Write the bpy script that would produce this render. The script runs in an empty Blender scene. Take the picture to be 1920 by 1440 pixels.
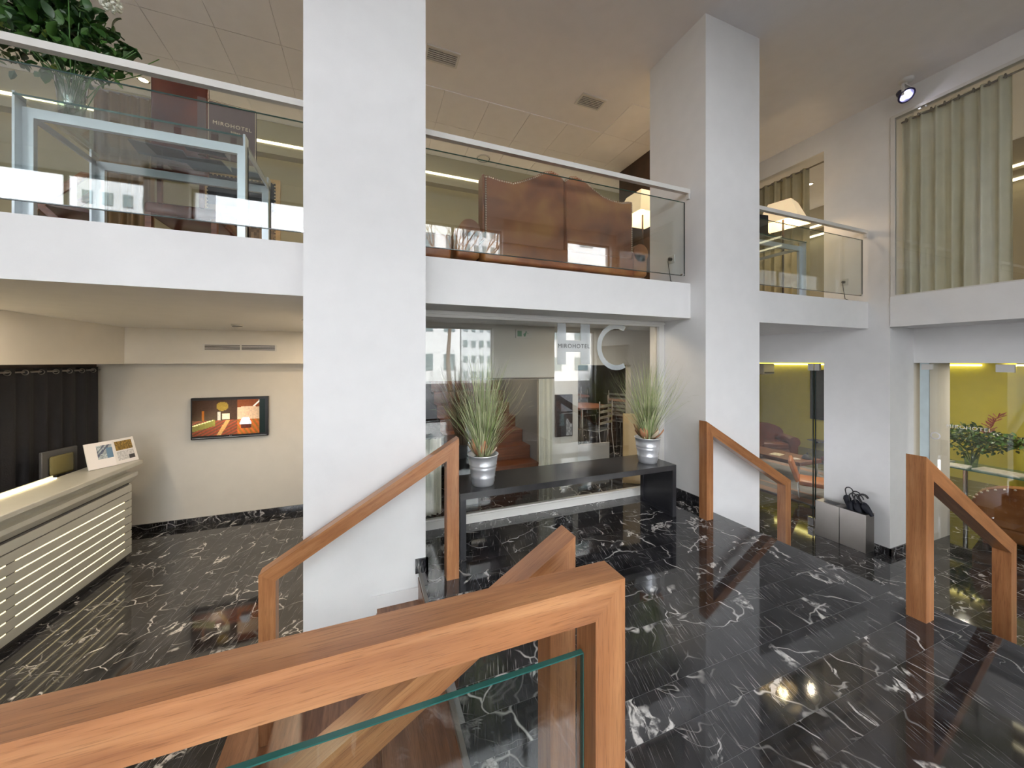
import bpy, bmesh, math, random
from mathutils import Vector, Matrix
random.seed(7)
S = bpy.context.scene
COL = S.collection
R = math.radians
# ---------------------------------------------------------------- camera
cam = bpy.data.cameras.new('camera'); cam.lens = 12.84; cam.sensor_width = 36
cam.shift_y = -0.0219; cam.clip_start = .02; cam.clip_end = 400
co = bpy.data.objects.new('camera', cam); COL.objects.link(co)
co.location = (0, 0, 1.5); co.rotation_euler = (R(90), 0, R(-21.5))
S.camera = co
# ---------------------------------------------------------------- sky, sun, exposure
W = bpy.data.worlds.new('sky'); S.world = W; W.use_nodes = True
bg = W.node_tree.nodes['Background']; bg.inputs[0].default_value = (.93, .935, 1, 1); bg.inputs[1].default_value = 9.5
sun = bpy.data.lights.new('sun', 'SUN'); sun.energy = 34; sun.angle = R(2); sun.color = (1, .96, .9)
so = bpy.data.objects.new('sun', sun); COL.objects.link(so); so.rotation_euler = (R(48), 0, R(170))
S.view_settings.view_transform = 'Standard'; S.view_settings.look = 'None'
S.view_settings.exposure = 0.38; S.view_settings.gamma = 1; S.view_settings.use_curve_mapping = False
cy = S.cycles
cy.use_denoising = True
try: cy.denoiser = 'OPENIMAGEDENOISE'; cy.denoising_input_passes = 'RGB_ALBEDO_NORMAL'
except Exception: pass
cy.max_bounces = 9; cy.diffuse_bounces = 5; cy.glossy_bounces = 4; cy.transparent_max_bounces = 24
cy.sample_clamp_indirect = 6; cy.caustics_reflective = False; cy.caustics_refractive = False

def area(name, loc, rot, sx, sy, power, color=(1, 1, 1), portal=False, spread=180):
    l = bpy.data.lights.new(name, 'AREA'); l.shape = 'RECTANGLE'; l.size = sx; l.size_y = sy
    l.energy = power; l.color = color; l.spread = R(spread)
    if portal: l.cycles.is_portal = True
    o = bpy.data.objects.new(name, l); COL.objects.link(o); o.location = loc; o.rotation_euler = rot
    return o
def point(name, loc, power, color, r=.05, parent=None):
    l = bpy.data.lights.new(name, 'POINT'); l.energy = power; l.color = color; l.shadow_soft_size = r
    o = bpy.data.objects.new(name, l); COL.objects.link(o); o.location = loc; o.parent = parent
    return o
FY = -2.6                                   # street facade plane, behind the camera
for (xa, xb) in ((-6, -3.74), (-3.09, 3.11), (4.94, 6.4)):
    for (za, zb) in ((0, 2.4), (3.1, 4.76)):
        area('window_portal', ((xa+xb)/2, FY-.05, (za+zb)/2), (R(90), 0, 0), xb-xa, zb-za, 1, portal=True)

# ---------------------------------------------------------------- materials
MATS = {}
def newmat(name):
    m = bpy.data.materials.new(name); m.use_nodes = True; MATS[name] = m
    return m, m.node_tree, m.node_tree.nodes['Principled BSDF']
def N(nt, typ, **kw):
    n = nt.nodes.new(typ)
    for k, v in kw.items():
        if k.startswith('i_'):
            key = k[2:]; key = int(key) if key.isdigit() else key.replace('_', ' ')
            n.inputs[key].default_value = v
        else: setattr(n, k, v)
    return n
def ramp(nt, src, stops):
    r = N(nt, 'ShaderNodeValToRGB'); e = r.color_ramp.elements
    while len(e) < len(stops): e.new(.5)
    for i, (p, c) in enumerate(stops):
        e[i].position = p; e[i].color = (*c, 1) if len(c) == 3 else c
    nt.links.new(src, r.inputs[0]); return r
def coords(nt, scale=(1, 1, 1), rot=(0, 0, 0), rand=0):
    tc = N(nt, 'ShaderNodeTexCoord'); out = tc.outputs['Object']
    if any(rot):
        m0 = N(nt, 'ShaderNodeMapping'); m0.inputs['Rotation'].default_value = rot; nt.links.new(out, m0.inputs[0]); out = m0.outputs[0]; rot = (0, 0, 0)
    if rand:
        oi = N(nt, 'ShaderNodeObjectInfo'); mm = N(nt, 'ShaderNodeMath', operation='MULTIPLY', i_1=rand)
        nt.links.new(oi.outputs['Random'], mm.inputs[0])
        va = N(nt, 'ShaderNodeVectorMath', operation='ADD'); nt.links.new(out, va.inputs[0]); nt.links.new(mm.outputs[0], va.inputs[1])
        out = va.outputs[0]
    mp = N(nt, 'ShaderNodeMapping'); mp.inputs['Scale'].default_value = scale; mp.inputs['Rotation'].default_value = rot
    nt.links.new(out, mp.inputs[0]); return mp.outputs[0]
def plain(name, col, rough=.5, metal=0, var=.06, scale=6, bump=0, bscale=80, spec=.5, coat=0, emis=None, es=0):
    m, nt, b = newmat(name)
    b.inputs['Roughness'].default_value = rough; b.inputs['Metallic'].default_value = metal
    b.inputs['Specular IOR Level'].default_value = spec; b.inputs['Coat Weight'].default_value = coat
    v = coords(nt)
    n = N(nt, 'ShaderNodeTexNoise', i_Scale=scale, i_Detail=4.0); nt.links.new(v, n.inputs['Vector'])
    lo = tuple(max(0, c*(1-var)) for c in col); hi = tuple(min(1, c*(1+var)) for c in col)
    r = ramp(nt, n.outputs['Fac'], [(.3, lo), (.7, hi)]); nt.links.new(r.outputs[0], b.inputs['Base Color'])
    if bump:
        n2 = N(nt, 'ShaderNodeTexNoise', i_Scale=bscale, i_Detail=3.0); nt.links.new(v, n2.inputs['Vector'])
        bp = N(nt, 'ShaderNodeBump', i_Strength=bump, i_Distance=.01); nt.links.new(n2.outputs['Fac'], bp.inputs['Height']); nt.links.new(bp.outputs[0], b.inputs['Normal'])
    if emis: b.inputs['Emission Color'].default_value = (*emis, 1); b.inputs['Emission Strength'].default_value = es
    return m
def wood(name, axis, c1, c2, c3, rough=.3, ang=0, sc=1):
    m, nt, b = newmat(name)
    s = [38*sc]*3; s[axis] = 2.2*sc
    v = coords(nt, tuple(s), (0, ang, 0), rand=0)
    n = N(nt, 'ShaderNodeTexNoise', i_Scale=1.0, i_Detail=6.0, i_Distortion=.6); nt.links.new(v, n.inputs['Vector'])
    v2 = coords(nt, (1.6, 1.6, 1.6)); n2 = N(nt, 'ShaderNodeTexNoise', i_Scale=1.5, i_Detail=2.0); nt.links.new(v2, n2.inputs['Vector'])
    s3 = [420]*3; s3[axis] = 14
    v3 = coords(nt, tuple(s3), (0, ang, 0)); n3 = N(nt, 'ShaderNodeTexNoise', i_Scale=1.0, i_Detail=2.0); nt.links.new(v3, n3.inputs['Vector'])
    r = ramp(nt, n.outputs['Fac'], [(.25, c1), (.5, c2), (.75, c3)])
    mx = N(nt, 'ShaderNodeMix', data_type='RGBA', blend_type='MULTIPLY'); mx.inputs[0].default_value = .5
    r2 = ramp(nt, n2.outputs['Fac'], [(.3, (.6, .55, .5)), (.7, (1.2, 1.15, 1.1))])
    nt.links.new(r.outputs[0], mx.inputs[6]); nt.links.new(r2.outputs[0], mx.inputs[7])
    r3 = ramp(nt, n3.outputs['Fac'], [(.32, (.45, .4, .35)), (.46, (1, 1, 1))])
    mx2 = N(nt, 'ShaderNodeMix', data_type='RGBA', blend_type='MULTIPLY'); mx2.inputs[0].default_value = .6
    nt.links.new(mx.outputs[2], mx2.inputs[6]); nt.links.new(r3.outputs[0], mx2.inputs[7])
    nt.links.new(mx2.outputs[2], b.inputs['Base Color'])
    b.inputs['Roughness'].default_value = rough; b.inputs['Coat Weight'].default_value = .25; b.inputs['Coat Roughness'].default_value = .15
    return m
def marble(name, rand=60):
    m, nt, b = newmat(name)
    L = nt.links.new
    v = coords(nt, rand=rand)
    def noise(sc, det=4.0, vec=None, dist=0.0, rough=.5):
        n = N(nt, 'ShaderNodeTexNoise', i_Scale=sc, i_Detail=det, i_Distortion=dist, i_Roughness=rough); L(vec or v, n.inputs['Vector']); return n.outputs['Fac']
    def math_(op, a, bb=None):
        n = N(nt, 'ShaderNodeMath', operation=op)
        for i, x in enumerate((a, bb)):
            if x is None: continue
            if hasattr(x, 'links'): L(x, n.inputs[i])
            else: n.inputs[i].default_value = x
        return n.outputs[0]
    # base mottling
    base = ramp(nt, noise(7, 5), [(.35, (.010, .010, .012)), (.60, (.030, .030, .034)), (.8, (.065, .065, .07))]).outputs[0]
    # warped coordinates
    wn = N(nt, 'ShaderNodeTexNoise', i_Scale=3.0, i_Detail=3.0); L(v, wn.inputs['Vector'])
    wv = N(nt, 'ShaderNodeVectorMath', operation='MULTIPLY_ADD'); L(wn.outputs['Color'], wv.inputs[0]); wv.inputs[1].default_value = (.35, .35, .35); L(v, wv.inputs[2])
    vo = N(nt, 'ShaderNodeTexVoronoi', feature='DISTANCE_TO_EDGE', i_Scale=2.6); L(wv.outputs[0], vo.inputs['Vector'])
    thin = ramp(nt, vo.outputs['Distance'], [(0, (1, 1, 1)), (.008, (.6, .6, .6)), (.016, (0, 0, 0))]).outputs[0]
    thin = math_('MULTIPLY', thin, ramp(nt, noise(2.3, 2), [(.46, (0, 0, 0)), (.60, (1, 1, 1))]).outputs[0])
    # fat broken veins
    m1 = N(nt, 'ShaderNodeMapping'); m1.inputs['Rotation'].default_value = (0, 0, R(-50)); L(wv.outputs[0], m1.inputs[0])
    mp = N(nt, 'ShaderNodeMapping'); mp.inputs['Scale'].default_value = (1.0, 3.4, 1); L(m1.outputs[0], mp.inputs[0])
    fn = noise(1.6, 3, mp.outputs[0], .4)
    fat = ramp(nt, math_('ABSOLUTE', math_('SUBTRACT', fn, .5)), [(0, (1, 1, 1)), (.022, (.85, .85, .85)), (.030, (0, 0, 0))]).outputs[0]
    fat = math_('MULTIPLY', fat, ramp(nt, noise(2.0, 3, None, .8), [(.60, (0, 0, 0)), (.65, (1, 1, 1))]).outputs[0])
    rag = ramp(nt, noise(38, 3), [(.38, (.1, .1, .1)), (.55, (1, 1, 1))]).outputs[0]
    fat = math_('MULTIPLY', fat, rag)
    # small dashes along one direction
    m2 = N(nt, 'ShaderNodeMapping'); m2.inputs['Rotation'].default_value = (0, 0, R(-72)); L(v, m2.inputs[0])
    mp2 = N(nt, 'ShaderNodeMapping'); mp2.inputs['Scale'].default_value = (7, 150, 14); L(m2.outputs[0], mp2.inputs[0])
    dash = ramp(nt, noise(1.0, 2, mp2.outputs[0]), [(.60, (0, 0, 0)), (.72, (.5, .5, .5))]).outputs[0]
    dash = math_('MULTIPLY', dash, ramp(nt, noise(5, 2), [(.4, (.1, .1, .1)), (.65, (1, 1, 1))]).outputs[0])
    m3 = N(nt, 'ShaderNodeMapping'); m3.inputs['Rotation'].default_value = (0, 0, R(-60)); L(wv.outputs[0], m3.inputs[0])
    m4 = N(nt, 'ShaderNodeMapping'); m4.inputs['Scale'].default_value = (2.2, 9, 2); L(m3.outputs[0], m4.inputs[0])
    patch = ramp(nt, noise(1.0, 5, m4.outputs[0], .5, .62), [(.655, (0, 0, 0)), (.69, (1, 1, 1))]).outputs[0]
    patch = math_('MULTIPLY', patch, math_('ADD', rag, .25))
    m5 = N(nt, 'ShaderNodeMapping'); m5.inputs['Rotation'].default_value = (0, 0, R(25)); L(wv.outputs[0], m5.inputs[0])
    m6 = N(nt, 'ShaderNodeMapping'); m6.inputs['Scale'].default_value = (1.5, 7, 2); L(m5.outputs[0], m6.inputs[0])
    fine = ramp(nt, math_('ABSOLUTE', math_('SUBTRACT', noise(1.0, 3, m6.outputs[0], .2), .56)), [(0, (.55, .55, .55)), (.004, (.2, .2, .2)), (.008, (0, 0, 0))]).outputs[0]
    fine = math_('MULTIPLY', fine, ramp(nt, noise(1.9, 2), [(.52, (0, 0, 0)), (.62, (1, 1, 1))]).outputs[0])
    tot = math_('MINIMUM', math_('MAXIMUM', math_('MAXIMUM', math_('MAXIMUM', thin, fat), dash), math_('MAXIMUM', patch, fine)), 1.0)
    mx = N(nt, 'ShaderNodeMix', data_type='RGBA'); L(tot, mx.inputs[0]); L(base, mx.inputs[6]); mx.inputs[7].default_value = (.62, .60, .58, 1)
    L(mx.outputs[2], b.inputs['Base Color'])
    b.inputs['Roughness'].default_value = .05; b.inputs['Specular IOR Level'].default_value = .95
    return m
def glassmat(name, tint, gain=1.0, base=.05):
    m, nt, b = newmat(name); nt.nodes.remove(b)
    out = nt.nodes['Material Output']; L = nt.links.new
    tr = N(nt, 'ShaderNodeBsdfTransparent'); tr.inputs[0].default_value = (*tint, 1)
    gl = N(nt, 'ShaderNodeBsdfGlossy'); gl.inputs['Roughness'].default_value = 0.0
    lw = N(nt, 'ShaderNodeLayerWeight'); lw.inputs['Blend'].default_value = .5
    p = N(nt, 'ShaderNodeMath', operation='POWER', i_1=4.0); L(lw.outputs['Facing'], p.inputs[0])
    q = N(nt, 'ShaderNodeMath', operation='MULTIPLY_ADD', i_1=.9*gain, i_2=base); L(p.outputs[0], q.inputs[0])
    c = N(nt, 'ShaderNodeMath', operation='MINIMUM', i_1=1.0); L(q.outputs[0], c.inputs[0])
    mx = N(nt, 'ShaderNodeMixShader'); L(c.outputs[0], mx.inputs[0]); L(tr.outputs[0], mx.inputs[1]); L(gl.outputs[0], mx.inputs[2])
    L(mx.outputs[0], out.inputs[0]); return m
def leather(name, c1, c2, c3, rough=.35):
    m, nt, b = newmat(name); v = coords(nt); L = nt.links.new
    n = N(nt, 'ShaderNodeTexNoise', i_Scale=3.2, i_Detail=6.0, i_Distortion=.5); L(v, n.inputs['Vector'])
    L(ramp(nt, n.outputs['Fac'], [(.3, c1), (.5, c2), (.7, c3)]).outputs[0], b.inputs['Base Color'])
    n2 = N(nt, 'ShaderNodeTexNoise', i_Scale=160.0, i_Detail=2.0); L(v, n2.inputs['Vector'])
    bp = N(nt, 'ShaderNodeBump', i_Strength=.12, i_Distance=.004); L(n2.outputs['Fac'], bp.inputs['Height']); L(bp.outputs[0], b.inputs['Normal'])
    b.inputs['Roughness'].default_value = rough; return m
def picmat(name, emit=0, rough=.4):
    m, nt, b = newmat(name)
    a = N(nt, 'ShaderNodeAttribute', attribute_name='Col'); nt.links.new(a.outputs['Color'], b.inputs['Base Color'])
    b.inputs['Roughness'].default_value = rough
    if emit: nt.links.new(a.outputs['Color'], b.inputs['Emission Color']); b.inputs['Emission Strength'].default_value = emit
    return m
def emit(name, col, s):
    m, nt, b = newmat(name); b.inputs['Base Color'].default_value = (*col, 1)
    b.inputs['Emission Color'].default_value = (*col, 1); b.inputs['Emission Strength'].default_value = s; return m

M_white = plain('white_plaster', (.78, .77, .76), .6, var=.02, bump=.04, bscale=180)
M_cream = plain('cream_plaster', (.70, .665, .60), .6, var=.02, bump=.04, bscale=180)
M_ceil = plain('ceiling_paint', (.80, .77, .76), .7, var=.02)
M_green = plain('yellow_green_paint', (.50, .45, .06), .6, var=.05)
M_trim = plain('painted_trim', (.66, .64, .60), .45, var=.02)
M_marble = marble('black_marble')
M_joint = plain('joint_grey', (.20, .20, .20), .4)
W1, W2, W3 = (.25, .100, .040), (.365, .158, .064), (.47, .235, .105)
M_wx = wood('rail_wood_x', 0, W1, W2, W3)
M_wz = wood('rail_wood_z', 2, W1, W2, W3)
M_wsl = wood('rail_wood_fall_left', 0, W1, W2, W3, ang=R(30.5))
M_wsr = wood('rail_wood_fall_right', 0, W1, W2, W3, ang=R(-30.5))
M_tread = wood('tread_wood', 1, (.13, .055, .025), (.21, .09, .04), (.30, .14, .07), rough=.35, sc=.7)
M_treadx = wood('tread_wood_x', 0, (.10, .03, .012), (.19, .06, .025), (.27, .10, .04), rough=.3, sc=.7)
M_glass = glassmat('balustrade_glass', (.93, .96, .95), 1.0, .08)
M_clear = glassmat('partition_glass', (.94, .955, .95), .9, .085)
M_edge = plain('glass_edge', (.02, .10, .085), .1, var=.1)
M_dkedge = plain('dark_glass_edge', (.01, .03, .028), .15)
M_steel = plain('brushed_steel', (.30, .28, .26), .40, 1, var=.08, scale=3)
M_galv = plain('galvanised_metal', (.86, .87, .91), .3, .65, var=.12, scale=9, bump=.1, bscale=14)
M_silver = plain('silver_lacquer', (.62, .66, .70), .35, .55, var=.03)
M_black = plain('black_metal', (.022, .022, .026), .32, .2, var=.2, scale=4)
M_benchtop = plain('waxed_black_steel', (.06, .058, .06), .2, .35, var=.35, scale=3)
M_blackp = plain('black_plastic', (.012, .012, .014), .3)
M_chrome = plain('chrome', (.75, .75, .76), .12, 1)
M_blkcloth = plain('black_curtain_cloth', (.012, .012, .016), .85, bump=.2)
M_umb = plain('umbrella_cloth', (.010, .012, .022), .6, bump=.2)
M_curt = plain('sage_curtain_cloth', (.86, .80, .62), .55, var=.05, bump=.1, bscale=300)
M_curt2 = plain('taupe_curtain_cloth', (.20, .13, .06), .6, var=.08)
M_curt3 = plain('cream_curtain_cloth', (.72, .68, .56), .7)
M_leather = leather('saddle_leather', (.15, .046, .018), (.29, .10, .034), (.40, .185, .058), .38)
M_red = leather('oxblood_leather', (.06, .014, .009), (.105, .024, .012), (.16, .042, .018), .25)
M_tan = leather('tan_leather', (.17, .055, .02), (.27, .095, .03), (.36, .15, .05), .22)
M_orange = leather('orange_leather', (.45, .13, .03), (.58, .18, .04), (.65, .25, .06), .35)
M_nail = plain('antique_nail', (.62, .50, .38), .3, .6)
M_desk = plain('desk_laminate', (.50, .50, .45), .38, var=.03)
M_ledstrip = emit('warm_led', (1, .80, .42), 11)
M_ledslot = emit('slot_led', (1, .84, .50), 1.6)
M_cove = emit('cove_led', (1, .88, .58), 3.2)
M_covegreen = emit('lounge_led', (1, .88, .35), 4)
M_spot = emit('spot_led', (.85, .84, 1), 14)
M_down = emit('downlight_led', (1, .85, .6), 8)
M_paper = plain('white_paper', (.82, .80, .80), .5)
M_pic = picmat('printed_picture'); M_screen = picmat('lit_screen', .5, .15)
M_leafs = [plain('leaf_green_%d' % i, c, .35, var=.25, scale=9) for i, c in enumerate([(.035, .10, .02), (.065, .16, .03), (.02, .06, .015), (.20, .26, .05)])]
M_grass = plain('grass_blade', (.36, .46, .18), .5, var=.4, scale=14)
M_grass2 = plain('grass_blade_pale', (.62, .64, .38), .5, var=.3, scale=14)
M_dry = plain('dried_leaf', (.50, .24, .12), .6, var=.4, scale=12)
M_dryp = plain('pale_dried_leaf', (.58, .48, .33), .6, var=.25, scale=12)
M_flower = plain('white_flower', (.80, .80, .68), .6)
M_redfl = plain('red_flower', (.30, .05, .06), .6)
M_vase = glassmat('vase_glass', (.88, .95, .93), 1.2, .10)
M_stem = plain('stem_brown', (.10, .055, .025), .6)
M_shade = plain('lamp_shade_cloth', (.85, .72, .52), .7, emis=(1, .74, .42), es=.35)
M_shadein = emit('lit_shade_lining', (1, .84, .55), .7)
M_brown = plain('dark_brown_panel', (.035, .016, .010), .4, var=.3)
M_menu = plain('menu_brown', (.085, .045, .035), .45)
M_gold = plain('gold_print', (.75, .62, .40), .3, .6)
M_frost = plain('frosted_film', (.66, .70, .72), .8); M_frost.node_tree.nodes['Principled BSDF'].inputs['Alpha'].default_value = .42
M_dkgrey = plain('dark_grey', (.06, .06, .062), .5)
M_greyw = plain('grey_wall_paint', (.33, .35, .36), .6)
M_rug = plain('rug_grey', (.24, .235, .24), .9, var=.2); M_rug2 = plain('rug_rose', (.42, .27, .21), .9, var=.15)
M_oak = plain('pale_oak', (.62, .42, .20), .4, var=.12)
M_street = plain('street_asphalt', (.07, .07, .075), .9); M_facade = plain('street_facade_panel', (.80, .80, .80), .6)
M_win = plain('street_window', (.12, .16, .17), .15); M_facgrey = plain('street_facade_grey', (.48, .50, .52), .6)
M_walnut = wood('table_walnut', 0, (.10, .03, .012), (.17, .05, .02), (.24, .085, .03), rough=.5)
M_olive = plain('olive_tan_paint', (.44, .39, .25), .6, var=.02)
M_tanrm = plain('tan_paint', (.34, .29, .19), .6, var=.02)

# ---------------------------------------------------------------- mesh helpers
class MB:
    def __init__(s): s.v = []; s.f = []; s.mi = []; s.cur = 0; s.sm = []
    def add(s, vs, fs, sm=False):
        o = len(s.v); s.v += [tuple(v) for v in vs]
        for f in fs: s.f.append([i+o for i in f]); s.mi.append(s.cur); s.sm.append(sm)
        return s
    def box(s, x0, x1, y0, y1, z0, z1):
        vs = [(x, y, z) for z in (z0, z1) for y in (y0, y1) for x in (x0, x1)]
        return s.add(vs, [(0, 2, 3, 1), (4, 5, 7, 6), (0, 1, 5, 4), (2, 6, 7, 3), (0, 4, 6, 2), (1, 3, 7, 5)])
    def prism(s, poly, a, b, ax='y'):
        n = len(poly)
        def p(u, w, t): return {'y': (u, t, w), 'x': (t, u, w), 'z': (u, w, t)}[ax]
        vs = [p(u, w, a) for u, w in poly]+[p(u, w, b) for u, w in poly]
        return s.add(vs, [list(range(n))[::-1], list(range(n, 2*n))]+[(i, (i+1) % n, n+(i+1) % n, n+i) for i in range(n)])
    def cyl(s, p0, p1, r0, r1=None, n=16, caps=True, sm=True):
        r1 = r0 if r1 is None else r1
        p0, p1 = Vector(p0), Vector(p1); d = (p1-p0).normalized()
        u = d.orthogonal().normalized(); w = d.cross(u)
        vs = [p+(u*math.cos(2*math.pi*i/n)+w*math.sin(2*math.pi*i/n))*r for p, r in ((p0, r0), (p1, r1)) for i in range(n)]
        s.add(vs, [(i, (i+1) % n, n+(i+1) % n, n+i) for i in range(n)], sm)
        if caps: s.add(vs[:n], [list(range(n))[::-1]]); s.add(vs[n:], [list(range(n))])
        return s
    def tube(s, pts, r, n=8, r1=None):
        pts = [Vector(p) for p in pts]; k = len(pts); vs = []
        up = None
        for i, p in enumerate(pts):
            d = (pts[min(i+1, k-1)]-pts[max(i-1, 0)]).normalized()
            u = d.orthogonal().normalized() if up is None else (up-d*up.dot(d)).normalized()
            up = u; w = d.cross(u); rr = r if r1 is None else r+(r1-r)*i/(k-1)
            vs += [p+(u*math.cos(2*math.pi*j/n)+w*math.sin(2*math.pi*j/n))*rr for j in range(n)]
        fs = [(i*n+j, i*n+(j+1) % n, (i+1)*n+(j+1) % n, (i+1)*n+j) for i in range(k-1) for j in range(n)]
        s.add(vs, fs, True); s.add(vs[:n], [list(range(n))[::-1]]); s.add(vs[-n:], [list(range(n))]); return s
    def lathe(s, prof, c=(0, 0, 0), n=28):
        vs = [(c[0]+r*math.cos(2*math.pi*i/n), c[1]+r*math.sin(2*math.pi*i/n), c[2]+z) for r, z in prof for i in range(n)]
        k = len(prof)
        return s.add(vs, [(a*n+i, a*n+(i+1) % n, (a+1)*n+(i+1) % n, (a+1)*n+i) for a in range(k-1) for i in range(n)], True)
    def rbox(s, x0, x1, y0, y1, z0, z1, r=.02, seg=3):
        bm = bmesh.new(); bmesh.ops.create_cube(bm, size=1)
        for v in bm.verts: v.co = Vector(((x0+x1)/2+v.co.x*(x1-x0), (y0+y1)/2+v.co.y*(y1-y0), (z0+z1)/2+v.co.z*(z1-z0)))
        bmesh.ops.bevel(bm, geom=bm.edges[:], offset=r, segments=seg, affect='EDGES', profile=.5)
        bm.verts.index_update()
        fl_ = sorted((f.calc_area() for f in bm.faces), reverse=True)[5]*.99 if r <= .012 else 1e9
        vs = [v.co.copy() for v in bm.verts]
        s.add(vs, [[v.index for v in f.verts] for f in bm.faces if f.calc_area() < fl_], True)
        s.add(vs, [[v.index for v in f.verts] for f in bm.faces if f.calc_area() >= fl_], False)
        bm.free(); return s
    def sph(s, c, rx, ry=None, rz=None, n=12, m=8):
        ry = ry or rx; rz = rz or rx
        vs = [(c[0]+rx*math.sin(math.pi*j/m)*math.cos(2*math.pi*i/n), c[1]+ry*math.sin(math.pi*j/m)*math.sin(2*math.pi*i/n), c[2]+rz*math.cos(math.pi*j/m)) for j in range(m+1) for i in range(n)]
        return s.add(vs, [(j*n+i, (j+1)*n+i, (j+1)*n+(i+1) % n, j*n+(i+1) % n) for j in range(m) for i in range(n)], True)
    def mesh(s, name, mats):
        me = bpy.data.meshes.new(name); me.from_pydata(s.v, [], s.f)
        for m in (mats if isinstance(mats, (list, tuple)) else [mats]): me.materials.append(m)
        me.polygons.foreach_set('material_index', s.mi); me.polygons.foreach_set('use_smooth', s.sm)
        me.validate(); me.update()
        if any(s.sm) and any(not x for x in s.sm): pass
        return me
    def build(s, name, mats, parent=None, loc=None, rot=None):
        return ob(name, s.mesh(name, mats), parent, loc, rot)
def ob(name, me, parent=None, loc=None, rot=None):
    o = bpy.data.objects.new(name, me); COL.objects.link(o); o.parent = parent
    if loc is not None: o.location = loc
    if rot is not None: o.rotation_euler = rot
    return o
def box(*a): return MB().box(*a)
def thing(name, label, cat, loc=(0, 0, 0), rz=0, group=None):
    o = bpy.data.objects.new(name, None); COL.objects.link(o); o.empty_display_size = .1
    o.location = loc; o.rotation_euler = (0, 0, rz); return tag(o, label, cat, group)
def tag(o, label, cat, group=None):
    o['label'] = label; o['category'] = cat
    if group: o['group'] = group
    return o
def struct(name, mb, mats, label, cat, parent=None, loc=None, rot=None):
    o = mb.build(name, mats, parent, loc, rot)
    if parent is None: o['kind'] = 'structure'; o['label'] = label; o['category'] = cat
    return o
def copy_tree(o, parent=None):
    c = o.copy(); COL.objects.link(c); c.parent = parent
    for ch in list(o.children): copy_tree(ch, c)
    return c
def text(name, s, size, mat, loc, rot, parent, depth=.0006, align='CENTER', bold=0):
    cu = bpy.data.curves.new('t', 'FONT'); cu.body = s; cu.size = size; cu.extrude = depth; cu.align_x = align; cu.align_y = 'CENTER'; cu.offset = bold
    cu.resolution_u = 3; cu.space_character = 1.15
    t = bpy.data.objects.new('t', cu); COL.objects.link(t)
    bpy.context.view_layer.update()
    me = bpy.data.meshes.new_from_object(t.evaluated_get(bpy.context.evaluated_depsgraph_get()))
    bpy.data.objects.remove(t); bpy.data.curves.remove(cu)
    me.materials.clear(); me.materials.append(mat)
    return ob(name, me, parent, loc, rot)
def picture(name, w, h, nx, ny, fn, mat, parent, loc=None, rot=None, th=.002):
    """flat print: a grid of w x h in local XZ facing -Y, colour from fn(u,v) with v upward"""
    vs = [(w*(i/nx-.5), 0, h*j/ny) for j in range(ny+1) for i in range(nx+1)]
    fs = [(j*(nx+1)+i, j*(nx+1)+i+1, (j+1)*(nx+1)+i+1, (j+1)*(nx+1)+i) for j in range(ny) for i in range(nx)]
    me = bpy.data.meshes.new(name); me.from_pydata(vs, [], fs)
    ca = me.color_attributes.new('Col', 'FLOAT_COLOR', 'CORNER')
    k = 0
    for j in range(ny):
        for i in range(nx):
            c = fn((i+.5)/nx, (j+.5)/ny)
            for _ in range(4): ca.data[k].color = (*c, 1); k += 1
    me.materials.append(mat)
    return ob(name, me, parent, loc, rot)
def curtain(mb, pts_fn, z0, z1, amp, waves, nseg=90, phase=0, pinch=.55):
    """pleated sheet: pts_fn(t)->(x,y) centre line, normal offset by waves, real thickness from solidify-like second skin"""
    rows = 7; vs = []; fs = []
    for r in range(rows+1):
        z = z0+(z1-z0)*r/rows; a = amp*(pinch+(1-pinch)*(1-r/rows))
        for i in range(nseg+1):
            t = i/nseg; x, y = pts_fn(t); x2, y2 = pts_fn(min(1, t+.01)); x1, y1 = pts_fn(max(0, t-.01))
            d = Vector((x2-x1, y2-y1)).normalized(); n = Vector((-d.y, d.x))
            w = math.sin(2*math.pi*waves*t+phase)+.35*math.sin(2*math.pi*waves*1.7*t+phase*2+r*.12)
            vs.append((x+n.x*w*a, y+n.y*w*a, z))
    n = nseg+1
    for r in range(rows):
        for i in range(nseg): fs.append((r*n+i, r*n+i+1, (r+1)*n+i+1, (r+1)*n+i))
    mb.add(vs, fs, True); return mb

# ================================================================ THE SETTING
XL, XR = .345, 3.20            # landing edges
ZM, ZB, ZC = 2.33, 1.96, 5.04  # mezzanine floor, underside, ceiling
ZL, ZRF = -.90, -1.10          # reception floor, lounge floor
TW, TL, G = .168, .65, .0022
def tiles(parent, x0, x1, y0, y1, along, zt, offx=0, offy=0, skip=None):
    """lay marble tiles as separate parts; share one mesh per size"""
    cache = {}; cnt = 0
    tx, ty = (TL, TW) if along == 'x' else (TW, TL)
    r = random.Random(3)
    ix0 = math.floor((x0-offx)/tx); iy0 = math.floor((y0-offy)/ty)
    for i in range(ix0, math.ceil((x1-offx)/tx)+1):
        for j in range(iy0, math.ceil((y1-offy)/ty)+1):
            sx = .33*((j//3) % 2) if along == 'x' else 0; sy = .33*((i//2) % 2) if along == 'y' else 0
            a, b = max(x0, offx+i*tx+sx), min(x1, offx+(i+1)*tx+sx)
            c, d = max(y0, offy+j*ty+sy), min(y1, offy+(j+1)*ty+sy)
            if b-a < .02 or d-c < .02: continue
            if skip and skip((a+b)/2, (c+d)/2): continue
            key = (round(b-a, 3), round(d-c, 3))
            if key not in cache:
                w, h = key; cache[key] = box(-w/2+G/2, w/2-G/2, -h/2+G/2, h/2-G/2, -.012, 0).mesh('tile', M_marble)
            ob('tile', cache[key], parent, ((a+b)/2, (c+d)/2, zt)); cnt += 1
    return cnt
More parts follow.
